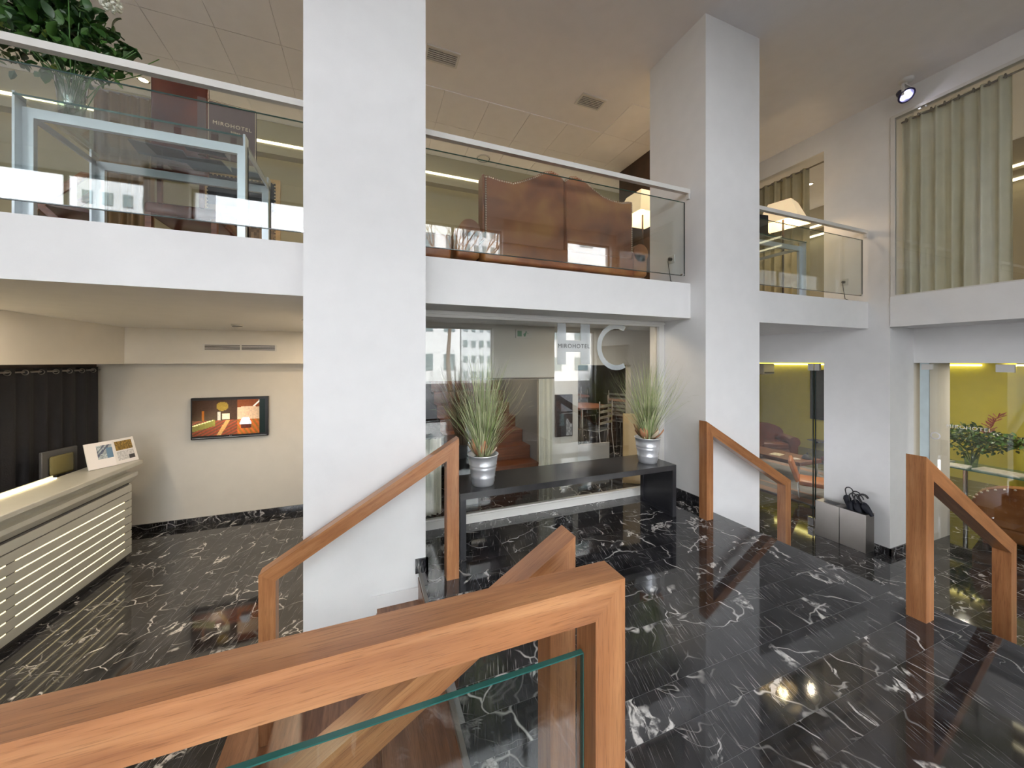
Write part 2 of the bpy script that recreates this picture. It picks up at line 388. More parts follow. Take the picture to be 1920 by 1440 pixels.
fl = struct('floor', box(XL, XR, .845, 3.28, -.30, -.0010), M_joint, 'raised landing of black white-veined marble tiles', 'floor')
n1 = tiles(fl, XL+.008, XR, .845, 3.28, 'x', 0, 1.345-.65*2, .98-.168*6)
fb = struct('floor', box(-5.9, XR, FY, .845, -1.3, 0), M_marble, 'black marble floor of the entrance beside the wooden guard rail', 'floor')
fbk = struct('floor', MB().box(-.386, 4.0, 3.42, 4.56, -.3, 0).box(-.386, 6.44, 4.56, 9.6, -.3, 0), M_marble, 'black marble floor behind the glass partition', 'floor')
fr_ = struct('floor', box(-3.45, XL-4*.277, .85, 6.75, ZL-.3, ZL-.0010), M_joint, 'black marble tiled floor of the sunken reception', 'floor')
n2 = tiles(fr_, -3.40, XL-4*.277, .86, 6.70, 'y', ZL, -1.38, .2)
fg = struct('floor', box(XL-4*.277, -.38, 2.70, 6.75, ZL-.3, ZL), M_marble, 'black marble reception floor behind the left column', 'floor')
fq = struct('floor', box(XR+5*.28, 12.3, FY, 12, ZRF-.3, ZRF-.0010), M_joint, 'black marble tiled floor of the lower lounge', 'floor')
n3 = tiles(fq, 4.62, 7.3, .9, 4.6, 'x', ZRF, 4.62, .9)
box(7.3, 12.3, FY, 12, -.012, 0).build('floor_slab', M_marble, fq, (0, 0, ZRF))
box(4.6, 7.3, 4.6, 12, -.0118, 0).build('floor_slab', M_marble, fq, (0, 0, ZRF))
box(4.6, 7.3, FY, .9, -.0118, 0).build('floor_slab', M_marble, fq, (0, 0, ZRF))
box(3.45, 4.6, 2.73, 12, -.0118, 0).build('floor_slab', M_marble, fq, (0, 0, ZRF))
# left stair, timber
st = bpy.data.objects.new('staircase', None); COL.objects.link(st); st['kind'] = 'structure'; st['label'] = 'wooden staircase falling left from the landing to reception'; st['category'] = 'stairs'
for k in range(1, 5):
    xa, xb, z = XL-.277*k, XL-.277*(k-1), -.18*k
    box(xa-.012, xb, .852, 2.655, z-.03, z).build('tread', M_tread, st)
    box(xb-.016, xb-.001, .852, 2.655, z, z+.15).build('riser', M_tread, st)
box(XL-4*.277-.001, XL-4*.277+.014, .852, 2.655, ZL, ZL+.15).build('riser', M_tread, st)
box(XL-4*.277+.014, XL-.016, .852, 2.655, ZL-.2, ZL).build('stair_base', M_white, st)
box(XL-.012, XL+.008, .852, 2.655, -.028, .0012).build('nosing_strip', M_steel, st)
sk = MB()
for k in range(1, 4):
    xa, xb, z = XL-.277*k, XL-.277*(k-1), -.18*k
    sk.box(xa-.05, xb, 2.643, 2.6555, z, z+.085)
    sk.box(xa-.05, xa-.012, 2.643, 2.6555, z-.18, z)
sk.build('stepped_skirting', M_white, st)
# right stair, marble
s2 = bpy.data.objects.new('staircase', None); COL.objects.link(s2); s2['kind'] = 'structure'; s2['label'] = 'black marble steps falling right to the lounge floor'; s2['category'] = 'stairs'
for k in range(1, 6):
    xa, xb, z = XR+.28*(k-1), XR+.28*k, -.1833*k
    box(xa, xb+.01, FY, 2.70, z-.03, z).build('tread', M_marble, s2)
    box(xa, xa+.015, FY, 2.70, z, z+.1533-.0).build('riser', M_marble, s2)
box(XR+1.40, XR+1.415, FY, 2.70, ZRF, ZRF+.1533).build('riser', M_marble, s2)
# columns
struct('column', box(-.386, .383, 2.66, 3.42, ZL, ZC), M_white, 'broad white square column left of the bench', 'column')
struct('column', box(XR-.01, 3.99, 2.73, 3.52, ZRF, ZC), M_white, 'white square column right of the bench', 'column')
struct('wall_right', box(6.49, 7.09, 2.69, 3.45, ZRF, ZC), M_white, 'white wall pier behind the steel umbrella box', 'wall')
struct('wall_right', MB().box(6.49, 6.60, 3.45, 6.72, ZB-.48, ZM).box(6.49, 6.60, 3.45, 6.72, 4.72, ZC).box(6.49, 6.6, 4.9, 6.72, ZM, 4.72), M_white, 'white wall over the lounge doorway', 'wall')
struct('wall_right', MB().box(6.49, 6.62, FY, 2.69, 4.75, ZC).box(6.455, 7.09, FY, 2.675, ZB, 2.36), M_white, 'white sill band and head around the upper curtained window', 'wall')
struct('wall_right', box(7.09, 7.22, FY, 2.69, 1.48, ZB), M_white, 'white lintel above the lower glass wall on the right', 'wall')
struct('wall_right', box(7.09, 8.12, 2.69, 3.46, ZRF, 1.48), M_cream, 'cream dividing wall between the two lounge glass fronts', 'wall')
# mezzanine slab, ceilings
mz = struct('floor', MB().box(-6, 6.49, 2.92, 6.72, ZB, ZM).box(3.45, 12.3, 6.72, 12, ZB, ZM).box(6.6, 12.3, 3.45, 6.72, 1.5, ZM), M_white, 'white mezzanine floor slab with plain white edge', 'floor')
struct('floor', box(7.09, 12.3, FY, 3.45, ZB, ZM), M_white, 'floor slab of the upper right room', 'floor')
cl = struct('ceiling', box(-6.2, 12.5, FY-.2, 12.2, ZC, ZC+.25), M_ceil, 'plain grey white ceiling over the double-height hall', 'ceiling')
pmesh = {}
for i in range(-9, 11):
    for j in range(0, 4):
        x0, y0 = -.285+.61*i-.005, 4.05+.69*j
        if x0+.61 > 6.3 or x0 < -5.9 or y0+.69 > 6.85: continue
        if j == 0 and .2 < x0 < 3.0: continue
        if 'p' not in pmesh: pmesh['p'] = box(.003, .607, .003, .687, -.010, 0).mesh('ceiling_panel', M_ceil)
        ob('ceiling_panel', pmesh['p'], cl, (x0, y0, ZC))
# walls of the reception
struct('wall_back', box(-3.45, -.37, 6.72, 6.85, ZL, ZB), M_cream, 'cream back wall of the reception behind the television', 'wall')
struct('wall_left', box(-3.6, -3.45, FY, 6.85, ZL, ZB), M_brown, 'dark wall behind the black curtain', 'wall')
struct('trim_1', box(-3.45, -.4, 6.46, 6.72, 1.47, ZB), M_cream, 'cream bulkhead carrying the slotted air vent', 'bulkhead')
struct('trim_2', box(-3.45, -3.04, .85, 6.46, 1.47, ZB), M_cream, 'cream bulkhead over the black curtain', 'bulkhead')
struct('baseboard_back', box(-3.35, -.39, 6.70, 6.72, ZL, ZL+.10), M_marble, 'black marble skirting under the television wall', 'skirting')
struct('wall_middle', box(-.39, -.37, 3.42, 6.85, ZL, ZB), M_cream, 'cream side wall behind the left column', 'wall')
bbm = MB().box(.31, .40, 2.645, 2.66, .001, .10).box(.383, .398, 2.645, 3.3, .001, .10)
struct('baseboard_left', bbm, M_marble, 'black marble skirting at the foot of the left column', 'skirting')
struct('baseboard_right', MB().box(XR-.022, XR-.010, 2.72, 3.28, .001, .10), M_marble, 'black marble skirting on the right column', 'skirting')
struct('baseboard_pier', MB().box(6.475, 6.49, 2.675, 3.45, ZRF, ZRF+.10).box(6.475, 7.09, 2.675, 2.69, ZRF, ZRF+.10), M_marble, 'black marble skirting round the white pier', 'skirting')
# upper walls
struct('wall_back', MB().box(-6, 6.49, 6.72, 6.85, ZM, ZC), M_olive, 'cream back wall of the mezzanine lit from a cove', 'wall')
struct('wall_left', box(-6.2, -6, FY, 12, -1.3, ZC), M_cream, 'cream wall at the left end of the hall', 'wall')
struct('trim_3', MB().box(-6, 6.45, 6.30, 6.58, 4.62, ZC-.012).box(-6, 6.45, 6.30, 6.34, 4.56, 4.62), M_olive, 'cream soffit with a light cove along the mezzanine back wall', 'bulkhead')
cs = MB().box(-6, 6.4, 6.29, 6.302, 4.70, 4.735).box(-6, 6.4, 6.585, 6.60, 4.86, 4.92)
tag(cs.build('cove_light', M_cove), 'thin warm light strip along the mezzanine soffit', 'light')
struct('wall_middle', box(4.37, 4.45, 4.0, 5.62, ZM, ZC-.012), M_brown, 'dark brown partition on the mezzanine', 'wall')
# far right rooms
struct('wall_right', box(12.3, 12.5, FY, 12.2, ZRF, ZC), M_green, 'yellow green far wall of the lounge', 'wall')
struct('wall_back', MB().box(6.49, 12.3, 12, 12.2, ZRF, ZC).box(3.45, 6.49, 9.6, 9.8, ZRF, ZC), M_green, 'yellow green end wall of the lounge', 'wall')
struct('wall_middle', box(6.44, 6.49, 4.9, 12, ZRF, 1.48), M_brown, 'dark inner wall between dining room and lounge', 'wall')
struct('column', box(10.6, 11.3, 1.9, 2.72, ZRF, 1.48), M_green, 'yellow green pillar in the right lounge', 'column')
struct('ceiling', MB().box(6.6, 12.3, 3.45, 12, 1.48, 1.5).box(7.22, 12.3, FY, 3.45, 1.48, ZB), M_cream, 'low cream ceiling of the lounge', 'ceiling')
tag(box(12.2, 12.28, 3.6, 11, 1.40, 1.44).build('cove_light', M_covegreen), 'light strip at the top of the yellow green wall, left lounge', 'light')
tag(MB().box(12.2, 12.28, -1, 3.3, 1.40, 1.44).box(10.4, 10.46, 2.0, 2.7, 1.42, 1.45).build('cove_light', M_covegreen), 'light strip at the top of the yellow green wall, right lounge', 'light')
# upper right room behind the curtains
struct('wall_back', MB().box(6.6, 12.3, 7.5, 7.6, ZM, ZC), M_tanrm, 'cream back wall of the upper right room', 'wall')
struct('wall_right', box(10.2, 10.3, FY, 7.5, ZM, ZC), M_tanrm, 'cream far wall of the upper right room', 'wall')
struct('trim_4', MB().box(9.6, 10.2, FY, 7.5, 4.55, ZC), M_tanrm, 'dropped soffit of the upper right room', 'bulkhead')
tag(MB().box(9.585, 9.6, FY, 7.4, 4.6, 4.64).box(10.0, 10.1, FY, 7.4, 4.53, 4.548).build('cove_light', M_cove), 'bright cove strip in the upper right room', 'light')
# room behind the glass partition
struct('wall_middle', MB().box(-.38, 2.10, 4.3, 4.42, 1.27, ZB).box(2.10, 2.66, 4.3, 4.42, 0, ZB).box(2.66, 3.55, 4.3, 4.42, 1.45, ZB).box(3.55, 4.05, 4.3, 4.42, 0, ZB).box(4.0, 4.05, 3.52, 4.3, -.3, ZB), M_cream, 'cream inner wall behind the glass partition', 'wall')
struct('wall_middle', box(4.05, 6.44, 4.50, 4.56, ZRF, ZB), M_white, 'white side wall of the passage to the lounge door', 'wall')
struct('wall_middle', box(2.10, 2.16, 4.42, 8, 0, ZB), M_greyw, 'grey wall beside the wooden stairs', 'wall')
struct('wall_back', MB().box(-.38, 6.44, 9.4, 9.6, 0, ZB), M_brown, 'dark brown end wall of the dining room', 'wall')
struct('wall_left', box(-.38, -.36, 4.42, 9.4, 0, ZB), M_greyw, 'grey wall left of the wooden stairs', 'wall')
struct('ceiling', box(-.38, 6.44, 6.85, 9.6, ZB, ZB+.1), M_cream, 'dining room ceiling', 'ceiling')
# street front behind the camera
sf = MB()
for xa, xb in ((-6, -5.9), (-3.74, -3.09), (3.11, 4.94), (6.35, 7.3)): sf.box(xa, xb, FY-.3, FY, -1.3, ZC)
sf.box(-6, 12.3, FY-.3, FY, -1.3, -.001).box(-6, 12.3, FY-.3, FY, 2.4, 3.1).box(-6, 12.3, FY-.3, FY, 4.76, ZC).box(7.3, 12.3, FY-.3, FY, -1.3, 4.8)
struct('wall_front', sf, M_white, 'white street front of the hall, between the windows', 'wall')
wn = 0
for (xa, xb) in ((-5.9, -3.74), (-3.09, 3.11), (4.94, 6.35)):
    for (za, zb) in ((0, 2.4), (3.1, 4.76)):
        wn += 1; k = max(1, round((xb-xa)/1.25)) if za > 1 else max(1, round((xb-xa)/2.0))
        fm = MB()
        for i in range(k+1):
            x = xa+(xb-xa)*i/k; fm.box(max(xa, x-.025), min(xb, x+.025), FY-.18, FY-.12, za, zb)
        fm.box(xa, xb, FY-.18, FY-.12, za, za+.05).box(xa, xb, FY-.18, FY-.12, zb-.05, zb)
        w = struct('window_%d' % wn, fm, M_dkgrey, 'street window number %d of the hall front' % wn, 'window')
        box(xa, xb, FY-.155, FY-.145, za+.05, zb-.05).build('pane', M_clear, w)
struct('wall_front', box(-6.2, 12.5, FY-.2, FY-.0, -1.5, -1.31), M_dkgrey, 'foundation strip', 'wall')

# glass partition behind the bench
gp = thing('glass_partition', 'tall clear glass partition behind the black bench', 'glass wall', (.38, 3.32, 0))
MB().box(0, 2.81, -.03, .03, 0, .07).box(0, 2.81, -.02, .02, .07, .085).build('bottom_rail', M_trim, gp)
MB().box(0, 2.81, -.03, .03, 1.90, ZB).box(0, 2.81, -.045, -.03, 1.925, 1.94).build('top_rail', M_trim, gp)
MB().box(2.735, 2.81, -.03, .03, .085, 1.90).box(2.72, 2.735, -.02, .02, .085, 1.90).build('side_rail', M_trim, gp)
box(0, .03, -.03, .03, .085, 1.90).build('side_rail', M_trim, gp)
box(.03, 2.72, -.006, .006, .085, 1.90).build('pane', M_clear, gp)
hh = MB().box(1.425, 1.525, -.009, -.007, 1.47, 1.895).box(1.525, 1.70, -.009, -.007, 1.60, 1.72).box(1.70, 1.815, -.009, -.007, 1.47, 1.895)
hh.build('letter', M_frost, gp)
oo = MB(); pts = []
for i in range(0, 23):
    a = R(62+i*236/22); pts.append((2.16+.235*math.cos(a), -.008, 1.66+.235*math.sin(a)))
for i in range(22):
    a, b2 = R(62+i*236/22), R(62+(i+1)*236/22)
    q = [(2.16+r*math.cos(t), 1.66+r*math.sin(t)) for r, t in ((.20, a), (.255, a), (.255, b2), (.20, b2))]
    oo.prism(q, -.009, -.007)
oo.build('letter', M_frost, gp)
text('lettering', 'MIROHOTEL', .062, M_dkgrey, (1.62, -.0105, 1.66), (R(90), 0, 0), gp)

# ================================================================ BALUSTRADES
def balustrade(xa, xb, label, panels):
    t = thing('glass_balustrade', label, 'balustrade', (xa, 2.94, ZM), 0, 'glass balustrades along the mezzanine edge')
    L_ = xb-xa
    box(0, L_, -.025, .02, .955, 1.0).build('handrail', M_trim, t)
    box(L_-.02, L_, -.02, .016, .90, .955).build('bracket', M_trim, t)
    for a, b2 in panels:
        g = MB(); g.box(a-xa, b2-xa, .0, .012, .085, .86)
        g.cur = 1
        g.box(a-xa, b2-xa, -.0005, .0125, .860, .863); g.cur = 2
        g.box(a-xa, b2-xa, -.0005, .0125, .080, .085).box(b2-xa, b2-xa+.003, -.0005, .0125, .08, .862)
        g.build('glass_panel', [M_glass, M_edge, M_dkedge], t)
        MB().cyl((b2-xa-.03, -.012, .09), (b2-xa-.03, .024, .09), .012).build('glass_clamp', M_chrome, t)
    return t
balustrade(-5.9, -.395, 'white railed glass balustrade left of the broad column, before the steel table', [(-5.9, -3.0), (-2.995, -.40)])
balustrade(.36, 3.185, 'white railed glass balustrade in front of the leather settee', [(.36, 3.13)])
balustrade(3.995, 6.47, 'short white railed glass balustrade at right, before the lit lamp', [(3.995, 6.40)])

# ================================================================ TIMBER HANDRAILS
B = .085
def stair_rail(name_label, x1, x2, y0, zt1, zt2, zb1, zb2, right):
    """tall post at x1, sloping rail, short post at x2 (outer edge), plane y0..y0+B"""
    t = thing('wooden_handrail', name_label, 'handrail', (x1, y0, zb1), 0, 'square timber stair handrails')
    sgn = 1 if right else -1
    L_ = abs(x2-x1); sl = (zt2-zt1)/L_; v = B/math.cos(math.atan(sl))
    def P(u): return u*sgn
    h1, h2 = zt1-zb1, zt2-zb1
    def zi(u): return h1-v+sl*u            # underside of the rail
    MB().prism([(P(0), 0), (P(B), 0), (P(B), zi(B)), (P(0), h1)], 0, B).build('post', M_wz, t)
    MB().prism([(P(0), h1), (P(B), zi(B)), (P(L_-B), zi(L_-B)), (P(L_), h2)], 0, B).build('rail', M_wsr if right else M_wsl, t)
    zb = zb2-zb1
    MB().prism([(P(L_), h2), (P(L_-B), zi(L_-B)), (P(L_-B), zb), (P(L_), zb)], 0, B).build('post', M_wz, t)
    return t
stair_rail('orange-brown wooden handrail passing in front of the broad white column', .585, -.587, 2.486, .97, .269, 0, -.72, False)
stair_rail('orange-brown wooden handrail running down just behind the near guard rail', .585, -.587, .96, .97, .269, 0, -.72, False)
stair_rail('wooden handrail beside the right column, its foot near the umbrella box', 2.97, 4.19, 2.531, .935, .235, 0, -.7333, True)
stair_rail('wooden handrail at the far right edge in front of the tan armchair', 2.97, 4.19, 1.075, .955, .235, 0, -.7333, True)
g = thing('guard_rail', 'thick horizontal wooden guard rail with glass, nearest in the foreground', 'handrail', (.585, .73, 0))
zt = .97
MB().prism([(0, 0), (-B, 0), (-B, zt-B), (0, zt)], 0, B).build('post', M_wz, g)
rl = MB().prism([(0, zt), (-B, zt-B), (-2.5, zt-B), (-2.5, zt)], 0, B)
rl.build('rail', M_wx, g)
box(-2.5, -2.5+B, 0, B, 0, zt-B).build('post', M_wz, g)
gg = MB().box(-2.41, -B-.012, .036, .049, .06, .786); gg.cur = 1; gg.box(-2.41, -B-.012, .036, .049, .786, .789).box(-B-.012, -B-.010, .036, .049, .06, .789)
gg.build('glass_panel', [M_glass, M_edge], g)

# ================================================================ BENCH AND BUCKETS
bn = thing('bench', 'long low black steel bench against the glass partition', 'bench', (.648, 2.71, 0))
MB().box(0, 2.13, 0, .45, .45, .50).build('seat', M_benchtop, bn)
for x in (0, 2.085):
    fr = MB().box(x, x+.045, 0, .04, 0, .45).box(x, x+.045, .41, .45, 0, .45).box(x, x+.045, .04, .41, 0, .03)
    fr.build('leg', M_black, bn)
    box(x+.012, x+.033, .04, .41, .03, .45).build('side_panel', M_black, bn)
def bucket(label, loc, seed, n, wide, leafcols, ht):
    t = thing('potted_grass', label, 'plant', loc, R(seed*20), 'grass in galvanised buckets on the bench')
    H, r0, r1 = .245, .088, .122
    prof = [(0.001, 0), (r0, 0)]
    def rr(z): return r0+(r1-r0)*z/H
    for z in (.02, .025, .06, .068, .076, .13, .138, .146, .158, .166, .174, .20, .24): prof.append((rr(z)+(.004 if z in (.068, .138, .166, .025) else 0), z))
    prof += [(r1+.006, H-.004), (r1+.006, H+.003), (r1-.004, H+.003), (r1-.006, H-.04), (rr(.2)-.004, .2), (.001, .2)]
    MB().lathe(prof).build('bucket', M_galv, t)
    MB().lathe([(.001, .205), (.06, .21), (.112, .203)]).build('moss', M_stem, t)
    rd = random.Random(seed); gm = MB()
    for i in range(n):
        a = rd.uniform(0, 2*math.pi); b0 = rd.uniform(0, .05); lean = min(.75, abs(rd.gauss(0, wide))); hh_ = ht*rd.uniform(.62, 1.0)*(1-.25*min(1, lean))
        droop = rd.uniform(.15, .75)*lean+.04
        if rd.random() < .12: lean += .35; hh_ *= .6
        w = rd.uniform(.0018, .0034); gm.cur = 0 if rd.random() < .42 else 1
        vs = []; K = 8
        ca, sa = math.cos(a), math.sin(a)
        for k in range(K+1):
            s = k/K; rad = b0+hh_*(lean*.75*s+droop*.8*s**3); rad = rad if rad < .32 else .32+(rad-.32)*.35; z = .2+hh_*(s-.5*droop*s**4)
            ww = w*(1-s**2*.85)
            vs += [(ca*rad-sa*ww, sa*rad+ca*ww, z), (ca*rad+sa*ww, sa*rad-ca*ww, z), (ca*(rad+ww*.7), sa*(rad+ww*.7), z+ww)]
        fs = []
        for k in range(K):
            for q in range(3): fs.append((3*k+q, 3*k+(q+1) % 3, 3*k+3+(q+1) % 3, 3*k+3+q))
        gm.add(vs, fs, True)
    o = gm.build('grass_blades', [M_grass, M_grass2], t); o['kind'] = 'stuff'
    lm = []
    for m in (M_dry, M_dryp):
        l = MB(); vs = []; K = 6
        for k in range(K+1):
            s = k/K; w = .026*math.sin(math.pi*min(1, s*.93+.07))**.8+.001
            for u in (-1, 0, 1): vs.append((.13*s, u*w, .05*s*s+(.012 if u else 0)))
        fs = [(3*k+q, 3*k+q+1, 3*k+4+q, 3*k+3+q) for k in range(K) for q in (0, 1)]
        vs2 = [(x, y, z-.002) for x, y, z in vs]; nv = len(vs)
        l.add(vs+vs2, fs+[[i+nv for i in f][::-1] for f in fs], True); lm.append(l.mesh('dry_leaf', m))
    for i in range(16):
        a = 2*math.pi*i/16+rd.uniform(-.2, .2)
        o = ob('dry_leaf', lm[leafcols[i % len(leafcols)]], t, (math.cos(a)*rd.uniform(.03, .07), math.sin(a)*rd.uniform(.03, .07), .235+rd.uniform(-.01, .02)), (0, R(rd.uniform(-70, -20)), a))
        o.scale = (rd.uniform(.7, 1.05),)*3
    return t
bucket('tall spiky green grass in a ribbed metal bucket on the left end of the bench', (.875, 2.87, .50), 2, 330, .46, [1, 0, 1], .98)
bucket('spiky grass with rusty dried leaves in a metal bucket at the right end of the bench', (2.60, 2.90, .50), 5, 300, .44, [0, 0, 0, 1], .98)

# ================================================================ RECEPTION DESK
d = thing('reception_desk', 'long grey slatted reception desk with glowing counter edge', 'desk', (-2.70, 5.88, ZL), R(-2.84))
DL = 3.6; H = -ZL
def dz(z): return z+H
box(-.36, -.012, -DL, -.02, .04, dz(.015)).build('body', M_dkgrey, d)
box(-.34, -.03, -DL, -.04, .0, .04).build('plinth', M_black, d)
nb = 9; z0b, z1b = .06, dz(.005); bh = (z1b-z0b)/nb
for i in range(nb):
    box(-.012, .0, -DL, 0, z0b+i*bh+.007, z0b+(i+1)*bh-.006).build('slat', M_desk, d)
sl_ = MB()
for i in range(1, nb-1):
    z = z0b+i*bh
    for a, b2 in ((-1.46, -.12), (-2.95, -1.55)): sl_.box(-.011, -.004, a, b2, z-.005, z+.006)
sl_.build('light_slot', M_ledslot, d)
box(-.37, -.013, -.019, .0, .06, dz(.015)).build('end_panel', M_desk, d)
MB().box(-.36, .03, -DL, .06, dz(.09), dz(.135)).prism([(-.36, dz(.02)), (-.02, dz(.02)), (.03, dz(.09)), (-.36, dz(.09))], -DL, .05).build('ledge', M_desk, d)
box(-.36, -.05, -DL, .0, dz(.135), dz(.215)).build('recess', M_desk, d)
MB().rbox(-.36, .05, -DL, .12, dz(.215), dz(.267), .008, 2).build('countertop', M_desk, d)
MB().box(-.36, -.33, -DL, -.55, dz(.267), dz(.275)).build('light_strip', M_ledstrip, d)
MB().box(-.372, -.36, -DL, -.55, dz(.10), dz(.30)).build('back_lip', M_desk, d)
MB().prism([(-.372, -.1), (-.58, -.1), (-.43, -DL), (-.372, -DL)], dz(-.10), dz(-.06), 'z').build('work_surface', M_walnut, d)
tm = thing('computer_monitor', 'dark flat monitor seen from behind on the reception desk', 'monitor', (-3.165, 5.56, dz(-.06)+ZL), R(-14))
MB().rbox(-.012, .018, -.18, .18, .28, .60, .008, 2).build('screen_shell', M_dkgrey, tm)
MB().rbox(.018, .045, -.12, .12, .33, .54, .02, 2).build('rear_cover', plain('olive_plastic', (.14, .12, .05), .2), tm)
MB().box(.0, .03, -.04, .04, .02, .36).rbox(-.07, .07, -.12, .12, 0, .02, .008, 2).build('stand', M_blackp, tm)
def book_page(seed):
    def f(u, v):
        r = random.Random(int(u*26)*77+int(v*20)*13+seed)
        if seed == 1:
            if .38 < u < .97 and .35 < v < .88:
                if abs((v-.35)-(u-.38)*.9-.1) < .05 or abs((v-.35)-(u-.38)*.9-.25) < .03: return (.06, .08, .14)
                if u > .72 and v < .75: return (.10, .20, .32)
                b = r.uniform(.25, .6); return (b*.8, b*.92, b)
            return (.80, .77, .77)
        if .1 < u < .9 and .55 < v < .9: b = r.uniform(.3, 1); return (.35*b, .22*b, .05*b)
        if .1 < u < .9 and .14 < v < .52:
            if u > .6 and v < .3: return (.05, .05, .06)
            b = r.uniform(.45, .7); return (b, b, b*1.02)
        return (.80, .78, .77)
    return f
bk = thing('open_book', 'open glossy picture book propped up on the reception counter', 'book', (-2.79, 5.77, .268), R(62))
lean = R(-16)
for sgn, seed in ((-1, 1), (1, 2)):
    pg = box(-.125, .125, 0, .012, 0, .30).build('page_block', M_paper, bk, (sgn*.124, 0, .004), (lean, 0, R(sgn*5)))
    picture('printed_page', .245, .292, 26, 24, book_page(seed), M_pic, pg, (0, -.0012, .004))
box(-.06, .06, .02, .14, 0, .004).build('stand', M_blackp, bk)

# television
def tvpic(u, v):
    r = random.Random(int(u*60)*91+int(v*34))
    n = r.uniform(.88, 1.12)*(.55+.9*math.sin(math.pi*min(1, max(0, u)))*math.sin(math.pi*(.15+.7*v)))
    if u > .92: return (.012, .02, .018)
    if u > .60:
        if v > .80-.12*abs(u-.76): 
            if abs((u-.84)-(v-.8)*.5) < .015: return (.8, .75, .65)
            return (.22*n, .06*n, .02*n)
        if .64 < u < .80 and .28 < v < .48 and abs(u-.72) < .04+(.5-v)*.25: return (.62*n, .66*n, .72*n)
        if v > .42: return (.62*n, .42*n, .26*n)
        if .66 < u < .80 and .16 < v < .27: return (.10*n, .03*n, .02*n)
        return ((.42+.15*math.sin(u*90+v*30))*n, .13*n, .03*n)
    if abs(v-(.28+u*.55)) < .014 and u < .28: return (.85, .80, .35)
    if v < .28+u*.55 and v > .12+u*.5 and u < .3: return (.22*n, .20*n, .04*n)
    if v < .42: 
        if abs(u-.35-(v*.3)) < .03: return (.55*n, .30*n, .10*n)
        return ((.22+.1*math.sin((u-v)*70))*n, .06*n, .03*n)
    if .40 < u < .50 and .45 < v < .62: return (.60*n, .55*n, .38*n)
    if .33 < u < .37 and .42 < v < .66: return (.5*n, .45*n, .35*n)
    if .12 < u < .16 and v < .7: return (.35*n, .10*n, .01)
    if math.hypot((u-.40)*1.6, v-.82) < .13: return (.28*n, .18*n, .03*n)
    return (.05*n, .025*n, .015*n)
tv = thing('television', 'flat black television showing a wood-floored room on the reception wall', 'television', (-1.92, 6.715, .355))
MB().rbox(-.48, .48, -.07, 0, 0, .61, .008, 2).build('casing', M_blackp, tv)
picture('screen', .90, .52, 96, 54, tvpic, M_screen, tv, (-.01, -.0715, .052))
box(-.46, .46, -.074, -.07, .018, .022).build('trim_line', M_silver, tv)
text('logo', 'LG', .022, M_silver, (0, -.0715, .036), (R(90), 0, 0), tv)
# bulkhead vent, smoke detector
av = thing('air_vent', 'long white slotted air vent on the reception bulkhead', 'vent', (-1.74, 6.46, 1.655))
MB().box(-.45, .45, -.012, 0, .085, .10).box(-.45, .45, -.012, 0, 0, .015).box(-.45, -.43, -.012, 0, .015, .085).box(.43, .45, -.012, 0, .015, .085).build('frame', M_trim, av)
box(-.43, .43, -.003, 0, .015, .085).build('backing', M_black, av)
for k in range(3): box(-.43, .43, -.014, -.004, .026+k*.02, .033+k*.02).build('slat', M_trim, av)
box(-.008, .008, -.015, -.004, .015, .085).build('mullion', M_trim, av)
sd = thing('smoke_detector', 'small white smoke detector under the mezzanine', 'smoke detector', (-1.50, 5.43, ZB))
MB().lathe([(.001, -.05), (.03, -.048), (.045, -.035), (.05, -.02), (.062, -.018), (.062, 0), (.001, 0)]).build('housing', M_trim, sd)
MB().lathe([(.048, -.032), (.0515, -.032), (.0515, -.024), (.048, -.024)]).build('slots', M_black, sd)
# black curtain
bc = thing('black_curtain', 'full black curtain on metal rings behind the reception desk', 'curtain', (-3.39, 3.1, ZL))
def bl(t): return (0, 3.52*t)
curtain(MB(), bl, .02, 2.33, .024, 17, 170, pinch=.8).build('cloth', M_blkcloth, bc)
MB().cyl((0, -.1, 2.29), (0, 3.56, 2.29), .011).build('curtain_rod', M_steel, bc)
for i in range(17):
    rg = MB(); rg.tube([(.0+.026*math.cos(a*math.pi/6), .1+.205*i, 2.285+.026*math.sin(a*math.pi/6)) for a in range(13)], .0045, 6)
    rg.build('curtain_ring', M_steel, bc, (.03, 0, 0), None)
for i, y in enumerate((5.2, 6.1)): 
    pass

# ================================================================ CEILING FITTINGS
def cvent(loc, label):
    t = thing('ceiling_vent', label, 'vent', loc, 0, 'slatted ceiling vents')
    MB().box(-.19, .19, -.11, -.085, -.014, 0).box(-.19, .19, .085, .11, -.014, 0).box(-.19, -.165, -.085, .085, -.014, 0).box(.165, .19, -.085, .085, -.014, 0).build('frame', M_trim, t)
    box(-.165, .165, -.085, .085, -.002, 0).build('backing', M_black, t)
    for k in range(6): box(-.165, .165, -.078+k*.028, -.066+k*.028, -.011, -.003).build('slat', M_trim, t)
cvent((.80, 4.235, ZC), 'slatted ceiling vent touching the broad left column')
cvent((2.82, 4.235, ZC), 'slatted ceiling vent nearer the right column')
cd = thing('ceiling_speaker', 'round flush disc in the ceiling above the leather settee', 'speaker', (1.86, 6.08, ZC))
MB().lathe([(.001, -.022), (.10, -.022), (.105, -.026), (.12, -.026), (.122, -.01), (.122, 0)]).build('grille', M_trim, cd)
MB().lathe([(.100, -.0225), (.106, -.0265), (.112, -.0265)]).build('groove', M_dkgrey, cd)
for k, (x, y) in enumerate([(-2.62, 5.95)]):
    dl = thing('downlight', 'small round lit downlight above the menu board', 'light', (x, y, ZC-.012))
    MB().lathe([(.045, -.004), (.062, -.006), (.066, 0)]).build('bezel', M_chrome, dl)
    MB().lathe([(.001, -.002), (.045, -.003)]).build('lamp', M_down, dl)
